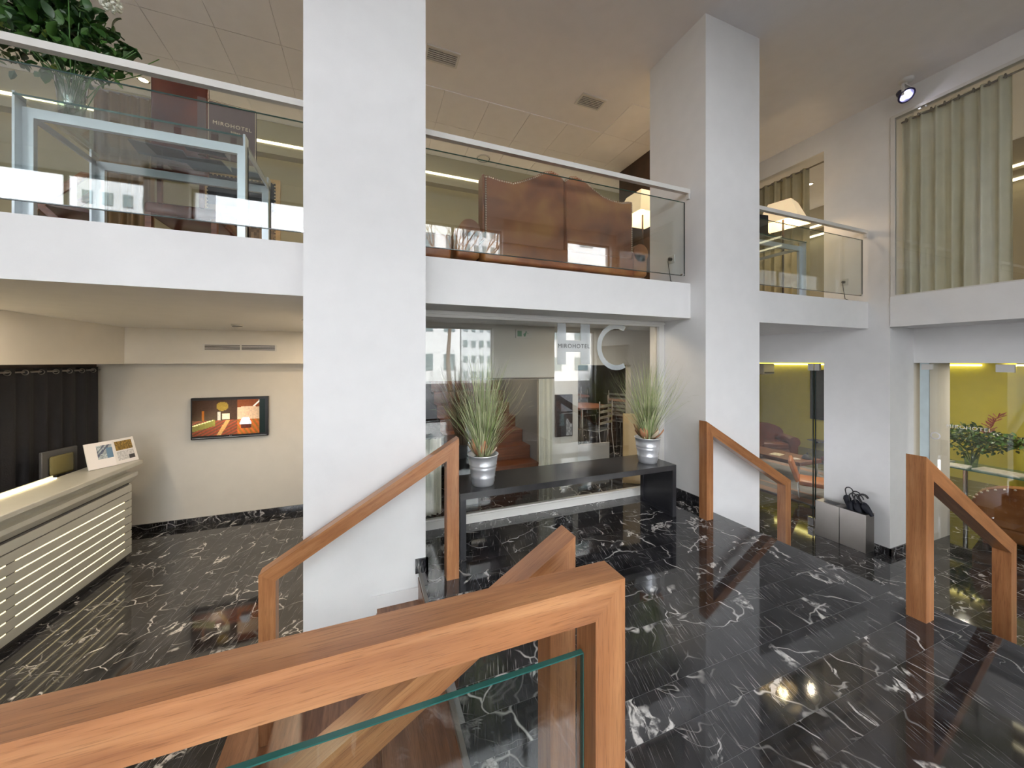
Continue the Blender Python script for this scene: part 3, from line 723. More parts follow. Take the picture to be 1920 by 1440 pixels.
# LED spot
sp = thing('spotlight', 'swivelling ceiling spotlight glowing bluish white', 'spotlight', (6.28, 2.45, ZC))
MB().lathe([(.001, -.035), (.06, -.035), (.07, -.02), (.07, 0)]).build('ceiling_plate', M_trim, sp)
MB().tube([(0, 0, -.03), (0, 0, -.07)], .012).box(-.075, .075, -.012, .012, -.08, -.068).box(-.079, -.072, -.012, .012, -.22, -.07).box(.072, .079, -.012, .012, -.22, -.07).build('yoke', M_trim, sp)
hd = MB(); hd.lathe([(.001, .13), (.035, .13), (.045, .10), (.05, .05), (.072, .02), (.085, 0), (.085, -.014), (.07, -.014), (.066, -.004)])
M_ring = plain('indigo_ring', (.03, .025, .10), .25)
hdo = hd.build('lamp_head', M_ring, sp, (0, 0, -.20), (R(-38), R(22), 0))
lz = MB()
for a in (90, 210, 330): lz.lathe([(.001, -.010), (.026, -.008), (.029, 0)], (.033*math.cos(R(a)), .033*math.sin(R(a)), -.003), 14)
lz.build('led_lens', M_spot, hdo)
MB().lathe([(.001, -.002), (.066, -.002)]).build('reflector', plain('lilac_reflector', (.5, .5, .8), .3), hdo)

# ================================================================ MEZZANINE FURNITURE
def steel_table(x0, x1, label):
    t = thing('steel_table', label, 'table', (x0, 3.05, ZM), 0, 'silver framed glass tables on the mezzanine')
    L_ = x1-x0
    for (x, s) in ((.0, 1), (L_, -1)):
        for y in (.06, .70):
            l = MB().box(min(x, x+s*.06), max(x, x+s*.06), y, y+.03, 0, .70); l.box(min(x, x+s*.012), max(x, x+s*.012), y-.05, y+.03, 0, .76)
            l.build('leg', M_silver, t)
    MB().box(.06, L_-.06, .06, .09, .64, .70).build('front_rail', M_silver, t)
    MB().box(.06, L_-.06, .70, .73, .64, .70).build('back_rail', M_silver, t)
    for x in (.0, L_-.012): box(x, x+.012, .09, .70, .66, .70).build('side_rail', M_silver, t)
    gl = MB().box(.012, L_-.012, .0, .74, .73, .742); gl.cur = 1; gl.box(.012, L_-.012, -.002, 0, .73, .742)
    gl.build('glass_top', [M_glass, M_edge], t)
    return t
steel_table(-1.94, -.80, 'silver steel and glass table under the big bouquet on the mezzanine')
steel_table(4.30, 5.38, 'silver steel and glass table at right on the mezzanine below the lit lamp')
ZT = ZM+.742
# bouquet
leaf_mesh = []
for m in M_leafs:
    l = MB(); vs = []; K = 5
    for k in range(K+1):
        s = k/K; w = .0245*math.sin(math.pi*min(1, s*.92+.06))**.8
        for u in (-1, 0, 1): vs.append((.085*s, u*w, .012*math.sin(s*3)+(.006 if u else 0)))
    fs = [(3*k+q, 3*k+q+1, 3*k+4+q, 3*k+3+q) for k in range(K) for q in (0, 1)]; nv = len(vs)
    l.add(vs+[(x, y, z-.0012) for x, y, z in vs], fs+[[i+nv for i in f][::-1] for f in fs], True)
    leaf_mesh.append(l.mesh('leaf', m))
bq = thing('bouquet', 'large bouquet of green leaves and white hydrangea in a glass vase', 'flowers', (-1.80, 3.27, ZT))
MB().lathe([(.001, 0), (.055, 0), (.062, .10), (.075, .26), (.071, .26), (.058, .10), (.05, .012), (.001, .012)]).build('vase', M_vase, bq)
rd = random.Random(11); sm = MB()
for i in range(26):
    a = rd.uniform(0, 6.28); r = rd.uniform(.1, .42)
    sm.tube([(rd.uniform(-.04, .04), rd.uniform(-.04, .04), .03), (.3*r*math.cos(a), .3*r*math.sin(a), .28), (r*math.cos(a), r*math.sin(a), .45+rd.uniform(0, .25))], .003, 5)
o = sm.build('stems', M_leafs[1], bq); o['kind'] = 'stuff'
for i in range(290):
    a = rd.uniform(0, 6.28); e = rd.uniform(-.5, 1.35); rr = .36*(rd.random()**.4)
    p = (rr*math.cos(a)*math.cos(e)*1.15-.12, rr*math.sin(a)*math.cos(e)*.42-.02, .46+rr*math.sin(e)*.9)
    o = ob('leaf', leaf_mesh[rd.choice((0, 0, 1, 2, 0, 1, 2, 3) if i % 9 == 0 else (0, 0, 1, 2, 2))], bq, p, (rd.uniform(-.9, .9), rd.uniform(-1.2, .8), a+rd.uniform(-1, 1)))
    o.scale = (rd.uniform(.75, 1.25),)*3
def foliage(par, n, fn, sc, seed):
    r = random.Random(seed); m = MB()
    for i in range(n):
        c = Vector(fn(r)); q = Matrix.Rotation(r.uniform(0, 6.28), 3, 'Z') @ Matrix.Rotation(r.uniform(-1.1, 1.1), 3, 'Y') @ Matrix.Rotation(r.uniform(-1, 1), 3, 'X')
        l, w = .06*sc*r.uniform(.7, 1.2), .017*sc; m.cur = r.choice((0, 0, 1, 1, 2, 3) if i % 4 == 0 else (0, 1, 2))
        up = [(0, 0, 0), (l*.35, w, .004), (l*.75, w*.7, .004), (l, 0, 0), (l*.75, -w*.7, .004), (l*.35, -w, .004)]
        vs = [c+q @ Vector(p) for p in up]+[c+q @ (Vector(p)-Vector((0, 0, .001))) for p in up]
        m.add(vs, [(0, 1, 2, 3), (0, 3, 4, 5), (9, 8, 7, 6), (11, 10, 9, 6)])
    o = m.build('inner_foliage', M_leafs, par); o['kind'] = 'stuff'
def fb_(r):
    a, e, rr = r.uniform(0, 6.28), r.uniform(-.6, 1.35), .35*r.random()**.5
    return (rr*math.cos(a)*math.cos(e)*1.15-.12, rr*math.sin(a)*math.cos(e)*.42-.02, .45+rr*math.sin(e)*.9)
foliage(bq, 900, fb_, 1.0, 21)
fh = MB()
for cx, cy, cz in ((.20, -.12, .80), (.14, -.10, .87), (.25, -.12, .745)):
    for i in range(110):
        a, b2 = rd.uniform(0, 6.28), math.acos(rd.uniform(-1, 1)); r = .048
        fh.sph((cx+r*math.sin(b2)*math.cos(a), cy+r*math.sin(b2)*math.sin(a), cz+r*math.cos(b2)), .011, .011, .007, 5, 3)
o = fh.build('hydrangea_head', M_flower, bq); o['kind'] = 'stuff'
# menu board
mb_ = thing('menu_board', 'dark brown folder board with gold lettering standing on the steel table', 'menu', (-.99, 3.47, ZT), R(6))
MB().rbox(-.155, .155, 0, .02, 0, .44, .004, 2).build('cover', M_menu, mb_)
MB().box(-.15, -.147, -.002, 0, .01, .43).box(.147, .15, -.002, 0, .01, .43).box(-.15, .15, -.002, 0, .43, .433).build('border', M_gold, mb_)
MB().box(-.215, -.165, .0, .02, 0, .44).build('spine', M_menu, mb_)
text('lettering', 'MIROHOTEL', .040, M_gold, (.0, -.003, .27), (R(90), 0, 0), mb_)
text('lettering', 'bilbao', .022, M_gold, (.02, -.003, .225), (R(90), 0, 0), mb_)
# papers
for i, (x, y, rz, w, h, l) in enumerate([(-1.45, 3.52, 8, .30, .21, 'dark magazine lying leftmost on the steel table'), (-1.20, 3.63, -6, .28, .22, 'dark magazine in the middle of the steel table'), (-1.13, 3.33, 3, .24, .18, 'dark leaflet near the front edge of the steel table'), (-.95, 3.68, 10, .20, .14, 'small dark leaflet at the right end of the steel table')]):
    t = MB().box(-w/2, w/2, -h/2, h/2, 0, .006).box(-w/2+.004, w/2-.004, -h/2+.004, h/2, .006, .009).build('magazine', plain('blue_grey_cover_%d' % i, (.07, .10, .12), .4), None, (x, y, ZT), (0, 0, R(rz)))
    tag(t, l, 'magazine', 'papers on the steel table')
# leather chair at table
def side_chair(loc, rz, label, mat):
    t = thing('leather_chair', label, 'chair', loc, rz)
    MB().rbox(-.26, .26, -.26, .26, .40, .50, .03).build('seat', mat, t)
    MB().rbox(-.19, .19, .26, .32, .74, 1.52, .02).build('backrest', mat, t)
    for x in (-.14, .14): box(x-.015, x+.015, .27, .30, .48, .76).build('back_post', M_walnut, t)
    for x in (-.22, .22):
        for y in (-.22, .26): box(x-.02, x+.02, y-.02, y+.02, 0, .40).build('leg', M_walnut, t)
    return t
side_chair((-1.46, 4.16, ZM), R(180), 'tall backed reddish brown leather chair behind the menu board', M_red)
# framed picture and taupe curtain on mezz back wall
def artf(u, v):
    r = random.Random(int(u*24)*31+int(v*24)); n = r.uniform(.4, 1.3)
    if v > .62: return (.03*n, .035*n, .045*n)
    if math.hypot(u-.3, (v-.3)*.7) < .18: return (.02, .015, .015)
    return (.28*n, .19*n, .11*n)
fp = thing('framed_picture', 'framed picture with beaded gilt frame on the mezzanine back wall', 'picture', (-1.79, 6.72, 3.05))
MB().box(-.50, .50, -.03, 0, 0, .05).box(-.50, .50, -.03, 0, 1.25, 1.30).box(-.50, -.44, -.03, 0, .05, 1.25).box(.44, .50, -.03, 0, .05, 1.25).build('frame', M_oak, fp)
bd = MB()
for k in range(24):
    for x in (-.43, .43): bd.sph((x, -.03, .07+k*.051), .012, n=6, m=4)
for k in range(17):
    for z in (.065, 1.235): bd.sph((-.41+k*.051, -.03, z), .012, n=6, m=4)
bd.build('beading', M_gold, fp)
picture('print', .88, 1.2, 24, 24, artf, M_pic, fp, (0, -.01, .05))
tc = thing('taupe_curtain', 'brown pleated curtain on the mezzanine beside the steel table', 'curtain', (-2.98, 5.75, ZM))
curtain(MB(), lambda t: (.55*t, 0), .03, 2.35, .035, 6, 70).build('cloth', M_curt2, tc)
MB().cyl((-.1, 0, 2.36), (.65, 0, 2.36), .012).build('curtain_rod', M_steel, tc)
# wooden easel chair fragments at far left
el = thing('wooden_deck_chair', 'reddish wooden folding chair on the mezzanine at far left', 'chair', (-2.45, 4.3, ZM), R(20))
for y in (-.22, .22):
    MB().prism([(-.4, 0), (-.34, 0), (.22, .75), (.16, .75)], y-.015, y+.015).build('leg', M_wsl, el)
    MB().prism([(.34, 0), (.28, 0), (-.12, .45), (-.06, .45)], y*1.1-.015, y*1.1+.015).build('leg', M_walnut, el)
box(-.2, .2, -.22, .22, .42, .45).build('seat', M_red, el)

# settee
ss = thing('leather_settee', 'brown leather camel-back settee with nailhead trim seen from behind', 'sofa', (1.85, 3.24, ZM))
top = [(-.85, .90), (-.80, .905), (-.70, .89), (-.56, .885), (-.45, .93), (-.33, .99), (-.22, 1.055), (-.14, 1.075), (-.07, 1.06), (0, 1.01), (.07, 1.06), (.14, 1.075), (.22, 1.055), (.33, .99), (.45, .93), (.56, .905), (.70, .90), (.80, .92), (.85, .92)]
for a, b2 in ((0, 10), (9, 19)):
    seg = top[a:b2]; poly = [(seg[0][0], .16)]+seg+[(seg[-1][0], .16)]
    if a == 0: poly[-1] = (-.004, .16); poly[-2] = (-.004, 1.01)
    else: poly[0] = (.004, .16); poly[1] = (.004, 1.01)
    poly = poly[::-1]
    bm = bmesh.new()
    vs = [bm.verts.new((x, 0, z)) for x, z in poly]; f = bm.faces.new(vs)
    ex = bmesh.ops.extrude_face_region(bm, geom=[f]); 
    for v in ex['geom']:
        if isinstance(v, bmesh.types.BMVert): v.co.y += .13
    bmesh.ops.recalc_face_normals(bm, faces=bm.faces[:])
    bmesh.ops.bevel(bm, geom=[e for e in bm.edges if abs(e.verts[0].co.y-e.verts[1].co.y) < 1e-4], offset=.012, segments=2, affect='EDGES')
    me = bpy.data.meshes.new('back_panel'); bm.to_mesh(me); bm.free(); me.materials.append(M_leather)
    ob('back_panel', me, ss)
nl = MB(); nails = []
for i in range(len(top)-1):
    (xa, za), (xb, zb) = top[i], top[i+1]; ln = math.hypot(xb-xa, zb-za); k = max(1, round(ln/.022))
    for j in range(k): nails.append((xa+(xb-xa)*j/k, za+(zb-za)*j/k-.018))
for k in range(24):
    for x in (-.835, .835): nails.append((x, .88-k*.022))
for x, z in nails: nl.sph((x, -.003, z), .0088, .005, .0088, 6, 4)
nl.build('nail_trim', M_nail, ss)
MB().rbox(-.87, -.85, -.01, .13, .30, .90, .006, 2).build('side_panel', M_leather, ss)
for s in (-1, 1):
    MB().rbox(s*.98-.13, s*.98+.10, .02, .75, .12, .40, .04).cyl((s*.98, .02, .38), (s*.98, .75, .38), .10, n=18).build('arm', M_leather, ss)
MB().rbox(-.86, .86, -.02, .80, .10, .30, .03).build('seat_base', M_leather, ss)
MB().rbox(-.84, .84, .14, .80, .30, .44, .04).build('seat_cushion', M_leather, ss)
for x in (-.9, .9):
    for y in (.06, .7): MB().cyl((x, y, 0), (x, y, .10), .03).build('foot', M_walnut, ss)
ot = thing('ottoman', 'low brown leather ottoman behind the balustrade left of the settee', 'stool', (.50, 3.38, ZM))
MB().rbox(-.19, .19, -.17, .17, .08, .30, .03).build('cushion', M_leather, ot)
for x in (-.15, .15):
    for y in (-.13, .13): MB().cyl((x, y, 0), (x, y, .08), .02).build('foot', M_walnut, ot)

# lamps
def shade_lamp(loc, rz, label, s=1, zb=1.30):
    t = thing('floor_lamp', label, 'lamp', loc, rz, 'lamps with cream pyramid shades')
    MB().lathe([(.001, .025), (.13, .02), (.14, 0), (.001, 0)]).build('base', M_brown, t)
    MB().cyl((0, 0, .02), (0, 0, zb+.26), .013).build('pole', M_brown, t)
    b, c, h = .275*s, .15*s, .33*s
    sh = MB(); w = .006
    vo = [(x*b, y*b, zb) for x, y in ((-1, -1), (1, -1), (1, 1), (-1, 1))]+[(x*c, y*c, zb+h) for x, y in ((-1, -1), (1, -1), (1, 1), (-1, 1))]
    vi = [(x*(b-w), y*(b-w), zb) for x, y in ((-1, -1), (1, -1), (1, 1), (-1, 1))]+[(x*(c-w), y*(c-w), zb+h) for x, y in ((-1, -1), (1, -1), (1, 1), (-1, 1))]
    q = [(0, 1, 5, 4), (1, 2, 6, 5), (2, 3, 7, 6), (3, 0, 4, 7)]
    sh.add(vo, q); sh.cur = 1; sh.add(vi, [f[::-1] for f in q]); sh.cur = 0
    allv = vo+vi; sh.add(allv, [(0, 8, 9, 1), (1, 9, 10, 2), (2, 10, 11, 3), (3, 11, 8, 0), (4, 5, 13, 12), (5, 6, 14, 13), (6, 7, 15, 14), (7, 4, 12, 15)])
    sh.build('lamp_shade', [M_shade, M_shadein], t)
    bu = MB().sph((0, 0, zb+.12), .04); bu.build('bulb', M_down, t)
    point('bulb_light', (0, 0, zb+.03), 9, (1, .72, .42), .06, t)
    return t
shade_lamp((6.02, 3.75, ZM), R(14), 'lit cream pyramid lamp shade above the right steel table', 1.0)
shade_lamp((3.98, 4.55, ZM), R(0), 'cream lamp shade half hidden by the right column behind the settee', 1.15, 1.38)
# monitor on right steel table
t = thing('computer_monitor', 'black monitor standing on the right steel table, cables hanging below', 'monitor', (4.90, 3.42, ZT), R(-8))
MB().rbox(-.22, .22, -.015, .02, .12, .44, .008, 2).build('screen_shell', M_blackp, t)
MB().box(-.03, .03, 0, .03, .01, .16).rbox(-.1, .1, -.07, .09, 0, .012, .005, 2).build('stand', M_blackp, t)
for i, (xa, dx, dp) in enumerate(((-.05, .12, .30), (.0, .16, .38), (.05, .2, .34), (.02, .3, .22))):
    MB().tube([(xa+dx*s, .35-.02*i, -.02-dp*4*s*(1-s)) for s in [k/10 for k in range(11)]], .004, 5).build('cable', M_blackp, t)
def socket(x, y, z, label):
    t = thing('power_socket', label, 'socket', (x, y, z), 0, 'white wall sockets with black plugs')
    MB().rbox(-.012, 0, -.045, .045, -.045, .045, .004, 2).build('plate', M_trim, t)
    MB().cyl((-.045, 0, 0), (-.012, 0, 0), .018).build('plug', M_blackp, t)
    MB().tube([(-.045, 0, 0), (-.07, -.01, -.03), (-.06, -.02, -.14), (-.05, -.03, -.25), (-.08, -.12, -.30)], .004, 6).build('cord', M_blackp, t)
socket(3.188, 3.17, 2.65, 'white socket with black plug on the right column behind glass')
socket(6.488, 3.19, 2.66, 'white socket with black plug on the far white pier behind glass')

# curtains at right
rc = thing('sage_curtain', 'long sage green pleated curtain behind the upper right window', 'curtain', (6.62, 2.63, 2.37))
def rcl(t): return (.02*math.sin(t*3), -.90*t)
curtain(MB(), rcl, .01, 2.34, .052, 7.3, 150, phase=.6, pinch=.5).build('cloth', M_curt, rc)
MB().cyl((.0, .0, 2.31), (.0, -5, 2.31), .012).build('curtain_rod', M_steel, rc)
for i in range(8):
    MB().tube([(-.03+.024*math.cos(a*math.pi/6), -.06-.115*i, 2.305+.024*math.sin(a*math.pi/6)) for a in range(13)], .005, 6).build('curtain_ring', M_steel, rc)
rw = struct('window_7', MB().box(6.46, 6.50, 2.63, 2.675, 2.36, 4.75).box(6.46, 6.50, FY, 2.63, 4.71, 4.75).box(6.46, 6.50, FY, 2.63, 2.36, 2.375), M_trim, 'large upper right window in front of the sage curtain', 'window')
box(6.476, 6.486, FY, 2.63, 2.375, 4.71).build('pane', M_clear, rw)
pc = thing('sage_curtain', 'grommet-topped curtain behind the lit lamp on the right', 'curtain', (6.68, 4.85, ZM+.01))
curtain(MB(), lambda t: (0, -1.08*t), .01, 2.33, .04, 7, 110, phase=1).build('cloth', plain('olive_curtain_cloth', (.34, .31, .20), .6), pc)
MB().cyl((0, .1, 2.31), (0, -1.3, 2.31), .012).build('curtain_rod', M_steel, pc)
for i in range(7):
    MB().tube([(-.045+.024*math.cos(a*math.pi/6), -.08-.154*i, 2.285+.024*math.sin(a*math.pi/6)) for a in range(13)], .005, 6).build('curtain_ring', M_steel, pc)

# ================================================================ LOUNGE DOORS AND THINGS
dr = struct('door_1', box(6.52, 6.532, 3.62, 4.9, ZRF+.01, 1.47), M_clear, 'frameless glass lounge door beside the white pier', 'door')
for a, b2 in ((ZRF+.01, ZRF+.14), (1.36, 1.47)): box(6.505, 6.547, 3.60, 3.68, a, b2).build('patch_fitting', M_chrome, dr)
box(6.515, 6.537, 3.612, 3.62, ZRF+.01, 1.47).build('dark_edge', M_dkedge, dr)
d2 = struct('door_2', box(6.52, 6.532, 3.47, 3.58, ZRF+.01, 1.47), M_clear, 'narrow fixed glass strip beside the lounge door', 'door')
box(6.515, 6.537, 3.58, 3.588, ZRF+.01, 1.47).build('dark_edge', M_dkedge, d2)
for a, b2 in ((ZRF+.01, ZRF+.14), (1.36, 1.47)): box(6.505, 6.547, 3.52, 3.585, a, b2).build('patch_fitting', M_chrome, d2)
gw = thing('glass_partition', 'lower glass wall at right carrying white lettering', 'glass wall', (7.12, 2.64, ZRF))
box(0, .012, -.09, .0, 0, 2.58).build('frosted_strip', plain('pale_glass_strip', (.62, .72, .74), .25), gw)
box(0, .012, -5.2, -.09, 0, 2.58).build('pane', M_clear, gw)
box(-.012, .03, -.13, -.02, 2.49, 2.565).build('patch_fitting', M_trim, gw)
box(-.012, .03, -.80, -.66, 2.47, 2.565).build('patch_fitting', M_trim, gw)
text('lettering', 'MIROHOTEL', .062, M_paper, (-.002, -.44, 1.75), (R(90), 0, R(-90)), gw)
MB().lathe([(.035, 0), (.05, 0), (.05, .002), (.035, .002)]).build('round_sticker', M_paper, gw, (-.004, -.15, 1.60), (0, R(-90), 0))
# steel umbrella box
ub = thing('umbrella_stand', 'low brushed steel umbrella box against the white pier', 'umbrella stand', (6.36, 2.84, ZRF))
for y0 in (0, .302):
    MB().rbox(-.10, .10, y0, y0+.298, 0, .52, .003, 1).build('cabinet_half', M_steel, ub)
box(-.055, .055, .36, .52, .52, .523).build('ashtray_opening', M_black, ub)
MB().box(-.07, .07, .03, .28, .52, .5225).build('umbrella_opening', M_black, ub)
def umbrella(loc, rx, ry, rz, label, first=None):
    t = thing('umbrella', label, 'umbrella', loc, 0, 'black folded umbrellas in the steel box')
    t.rotation_euler = (rx, ry, rz)
    MB().tube([(0, 0, -.1), (0, 0, .13)]+[(0, .045-.045*math.cos(a), .13+.05*math.sin(a)) for a in [R(k*22.5) for k in range(1, 9)]]+[(0, .09, .11)], .0075, 8).build('handle', M_blackp, t)
    cm = MB(); n = 16
    for i, (z, r) in enumerate(((-.10, .018), (-.04, .03), (.02, .036), (.055, .030), (.07, .012))): pass
    prof = ((-.10, .018), (-.04, .03), (.02, .038), (.055, .030), (.07, .012))
    vs = [(r*(1+.25*(-1)**k)*math.cos(2*math.pi*k/n), r*(1+.25*(-1)**k)*math.sin(2*math.pi*k/n), z) for z, r in prof for k in range(n)]
    cm.add(vs, [(a*n+k, a*n+(k+1) % n, (a+1)*n+(k+1) % n, (a+1)*n+k) for a in range(4) for k in range(n)], True)
    cm.build('folded_canopy', M_umb, t); return t
ulab = ['leftmost and tallest black umbrella in the steel box', 'second black umbrella from the left, front row', 'black umbrella in the middle of the bunch', 'black umbrella just right of the middle', 'black umbrella behind the others, fifth from left', 'rightmost black umbrella leaning outwards']
for i, (y, x, z, ry_, rx_) in enumerate([(3.10, 6.38, .06, 0, 12), (3.04, 6.33, .0, -6, 10), (3.00, 6.39, .03, 4, 20), (2.955, 6.33, .0, -8, 18), (2.91, 6.40, .02, 5, 26), (2.875, 6.35, .02, -4, 34)]):
    umbrella((x, y, ZRF+.56+z), R(rx_), R(ry_), R(180+i*6), ulab[i])
# lounge one
def armchair(loc, rz, label, mat, nails=False):
    t = thing('club_armchair', label, 'armchair', loc, rz)
    MB().rbox(-.50, .50, -.42, .42, .10, .30, .05).build('seat_base', mat, t)
    MB().rbox(-.32, .32, -.44, .30, .30, .46, .05).build('seat_cushion', mat, t)
    for s in (-1, 1):
        MB().rbox(s*.42-.11, s*.42+.11, -.44, .34, .12, .50, .05).cyl((s*.42, -.46, .50), (s*.42, .34, .50), .135, n=20).build('arm', mat, t)
    bm_ = MB(); pr_ = [(-.50, .30), (.50, .30), (.50, .62)]+[(.50*math.cos(R(a)), .62+.26*math.sin(R(a))) for a in range(10, 180, 14)]+[(-.50, .62)]
    bm_.prism(pr_, .24, .44); bm_.build('backrest', mat, t)
    for x in (-.4, .4):
        for y in (-.35, .33): MB().cyl((x, y, 0), (x, y, .1), .03).build('foot', M_walnut, t)
    if nails:
        nm = MB()
        for k in range(16): nm.sph((.50*math.cos(R(10+k*10.6)), .445, .62+.26*math.sin(R(10+k*10.6))-.02), .014, n=8, m=5)
        for k in range(8): nm.sph((-.50, .0+k*.05, .46), .013, n=8, m=5)
        nm.build('nail_trim', M_nail, t)
    return t
armchair((10.2, 6.75, ZRF), R(-32), 'red-brown round backed club armchair in the yellow green lounge', M_red)
def coffee(loc, w, dd, label, rz=0):
    t = thing('coffee_table', label, 'table', loc, rz, 'low walnut coffee tables')
    MB().rbox(-w/2, w/2, -dd/2, dd/2, .36, .44, .006, 1).build('tabletop', M_walnut, t)
    for x in (-w/2+.06, w/2-.06):
        for y in (-dd/2+.06, dd/2-.06): box(x-.015, x+.015, y-.015, y+.015, 0, .36).build('leg', M_silver, t)
    return t
coffee((8.95, 5.75, ZRF), .75, 1.5, 'low walnut coffee table with pale papers before the club armchair')
coffee((9.95, 4.85, ZRF), .8, .6, 'low dark table stacked with magazines by the glass door')
def mag(x, y, z, rz, col, label, grp, w=.28, h=.21, th=.008):
    m = MB().box(-w/2, w/2, -h/2, h/2, 0, th*.8).box(-w/2, w/2, -h/2, h/2-.003, th*.8, th)
    tag(m.build('magazine', plain('cover_%s' % label[:12], col, .35, var=.3, scale=25), None, (x, y, z), (0, 0, R(rz))), label, 'magazine', grp)
mag(8.85, 5.65, ZRF+.44, 10, (.75, .68, .5), 'cream paper on the walnut coffee table', 'papers on the coffee table')
mag(8.82, 5.25, ZRF+.44, -15, (.72, .65, .62), 'small pale booklet near the end of the walnut coffee table', 'papers on the coffee table', .16, .14)
mag(9.80, 4.9, ZRF+.44, 20, (.30, .38, .28), 'greenish magazine on the dark table by the glass door', 'papers on the dark table', .34, .26, .02)
mag(10.12, 4.75, ZRF+.44, -8, (.42, .30, .2), 'brown magazine on the dark table by the glass door', 'papers on the dark table', .34, .26, .03)
tl = thing('desk_lamp', 'small shiny black dome lamp on the coffee table', 'lamp', (9.08, 5.15, ZRF+.44))
MB().lathe([(.001, .10), (.05, .09), (.085, .05), (.10, .0), (.09, 0), (.001, .03)]).build('dome', M_blackp, tl)
MB().lathe([(.001, .14), (.012, .135), (.014, .10), (.001, .095)]).build('knob', M_blackp, tl)
for i, (x, y, rz, l) in enumerate([(7.9, 4.3, 30, 'orange leather low chair just inside the glass door'), (9.1, 4.05, 100, 'orange leather low chair half hidden by the white pier')]):
    t = thing('low_chair', l, 'chair', (x, y, ZRF), R(rz))
    MB().rbox(-.28, .28, -.28, .28, .28, .36, .02).build('seat', M_orange, t)
    b_ = MB().rbox(-.28, .28, .0, .06, .0, .40, .02).build('backrest', M_orange, t, (0, .27, .34), (R(-18), 0, 0))
    for s in (-1, 1): MB().tube([(s*.26, -.26, 0), (s*.26, -.27, .30), (s*.26, .30, .30), (s*.26, .27, 0)], .011, 8).build('leg', M_chrome, t)
rg = MB().box(-1.3, 1.3, -1.6, 1.6, 0, .012).build('rug', M_rug, None, (8.75, 5.2, ZRF)); tag(rg, 'dark grey rug with rose bands inside the lounge door', 'rug')
for a, b2 in ((-1.28, -1.05), (-.80, -.72), (.9, 1.1)): box(a, b2, -1.59, 1.59, .012, .015).build('rose_band', M_rug2, rg)
def darkart(u, v):
    n = random.Random(int(u*16)*7+int(v*24)).uniform(.4, 1.4)
    if abs(u-.5) < .2 and abs(v-.35) < .12: return (.10*n, .11*n, .09*n)
    return (.025*n, .028*n, .022*n)
ap = thing('framed_picture', 'dark framed picture on the yellow green wall seen through the door glass', 'picture', (12.29, 6.35, -.20), R(-90))
MB().box(-.52, .52, -.04, 0, 0, .06).box(-.52, .52, -.04, 0, 1.4, 1.46).box(-.52, -.46, -.04, 0, .06, 1.4).box(.46, .52, -.04, 0, .06, 1.4).build('frame', M_black, ap)
picture('print', .92, 1.34, 16, 24, darkart, M_pic, ap, (0, -.01, .06))
shf = thing('wall_shelf', 'thin glass shelf on the yellow green wall below the dark picture', 'shelf', (12.28, 6.25, -.80))
box(-.3, 0, -.55, .55, 0, .02).build('board', M_dkgrey, shf)
for y in (-.4, .4): box(-.2, 0, y-.01, y+.01, -.08, 0).build('bracket', M_dkgrey, shf)
tag(MB().rbox(-.06, .06, -.1, .1, 0, .2, .01, 2).box(-.065, -.06, -.06, .06, .05, .15).build('tissue_box', plain('pale_blue_card', (.45, .55, .55), .5), None, (12.1, 6.15, -.78)), 'pale blue box on the lounge wall shelf', 'box')
ac = thing('air_conditioner', 'beige wall unit at the top of the left lounge doorway', 'air conditioner', (11.6, 7.75, 1.10))
MB().rbox(-.25, .25, -.12, .5, 0, .34, .03).build('casing', M_cream, ac); box(-.22, .22, -.13, -.12, .03, .08).build('outlet', M_dkgrey, ac)
# lounge two: table with flowers
ft = thing('pedestal_table', 'thin glass pedestal table with magazines in the right lounge', 'table', (9.7, 3.05, ZRF))
MB().prism([(-.36, -.72), (.36, -.72), (.36, .72), (-.36, .72)], .77, .79, 'z').build('tabletop', M_edge, ft)
MB().cyl((0, -.02, .02), (0, -.02, .77), .03).build('pole', M_chrome, ft)
MB().lathe([(.001, .02), (.22, .015), (.23, 0), (.001, 0)]).build('base', M_chrome, ft)
mag(9.6, 2.62, ZRF+.79, 85, (.50, .48, .46), 'large grey art magazine on the right of the pedestal table', 'magazines on the pedestal table', .50, .36, .015)
mag(9.5, 3.05, ZRF+.79, 95, (.65, .64, .62), 'white magazine in the middle of the pedestal table', 'magazines on the pedestal table', .24, .30, .02)
mag(9.75, 3.45, ZRF+.79, 80, (.42, .40, .40), 'striped grey magazine on the left of the pedestal table', 'magazines on the pedestal table', .44, .34, .012)
fb2 = thing('bouquet', 'wide leafy bouquet with red sprays in a glass vase, right lounge', 'flowers', (9.75, 2.98, ZRF+.79))
MB().lathe([(.001, 0), (.07, 0), (.08, .12), (.10, .22), (.095, .22), (.07, .02), (.001, .02)], n=16).build('vase', M_vase, fb2)
rd = random.Random(5); sm = MB()
for i in range(18):
    a = rd.uniform(0, 6.28); sm.tube([(0, 0, .02), (.07*math.cos(a), .1*math.sin(a), .25), (.2*math.cos(a), .45*math.sin(a), .42)], .005, 5)
o = sm.build('stems', M_leafs[2], fb2); o['kind'] = 'stuff'
for i in range(150):
    a = rd.uniform(0, 6.28); r = rd.random()**.5
    p = (.25*r*math.cos(a), .68*r*math.sin(a)+.02, .44+.30*rd.uniform(-1, 1)*(1.05-r)+.06*r)
    o = ob('leaf', leaf_mesh[rd.choice((0, 1, 2, 2))], fb2, p, (rd.uniform(-.9, .9), rd.uniform(-.8, .8), rd.uniform(0, 6.28))); o.scale = (rd.uniform(.7, 1.1),)*3
def fl_(r):
    a, q = r.uniform(0, 6.28), r.random()**.5
    return (.25*q*math.cos(a), .74*q*math.sin(a)+.02, .44+.32*r.uniform(-1, 1)*(1.05-q)+.07*q)
foliage(fb2, 900, fl_, 1.3, 22)
rs = MB()
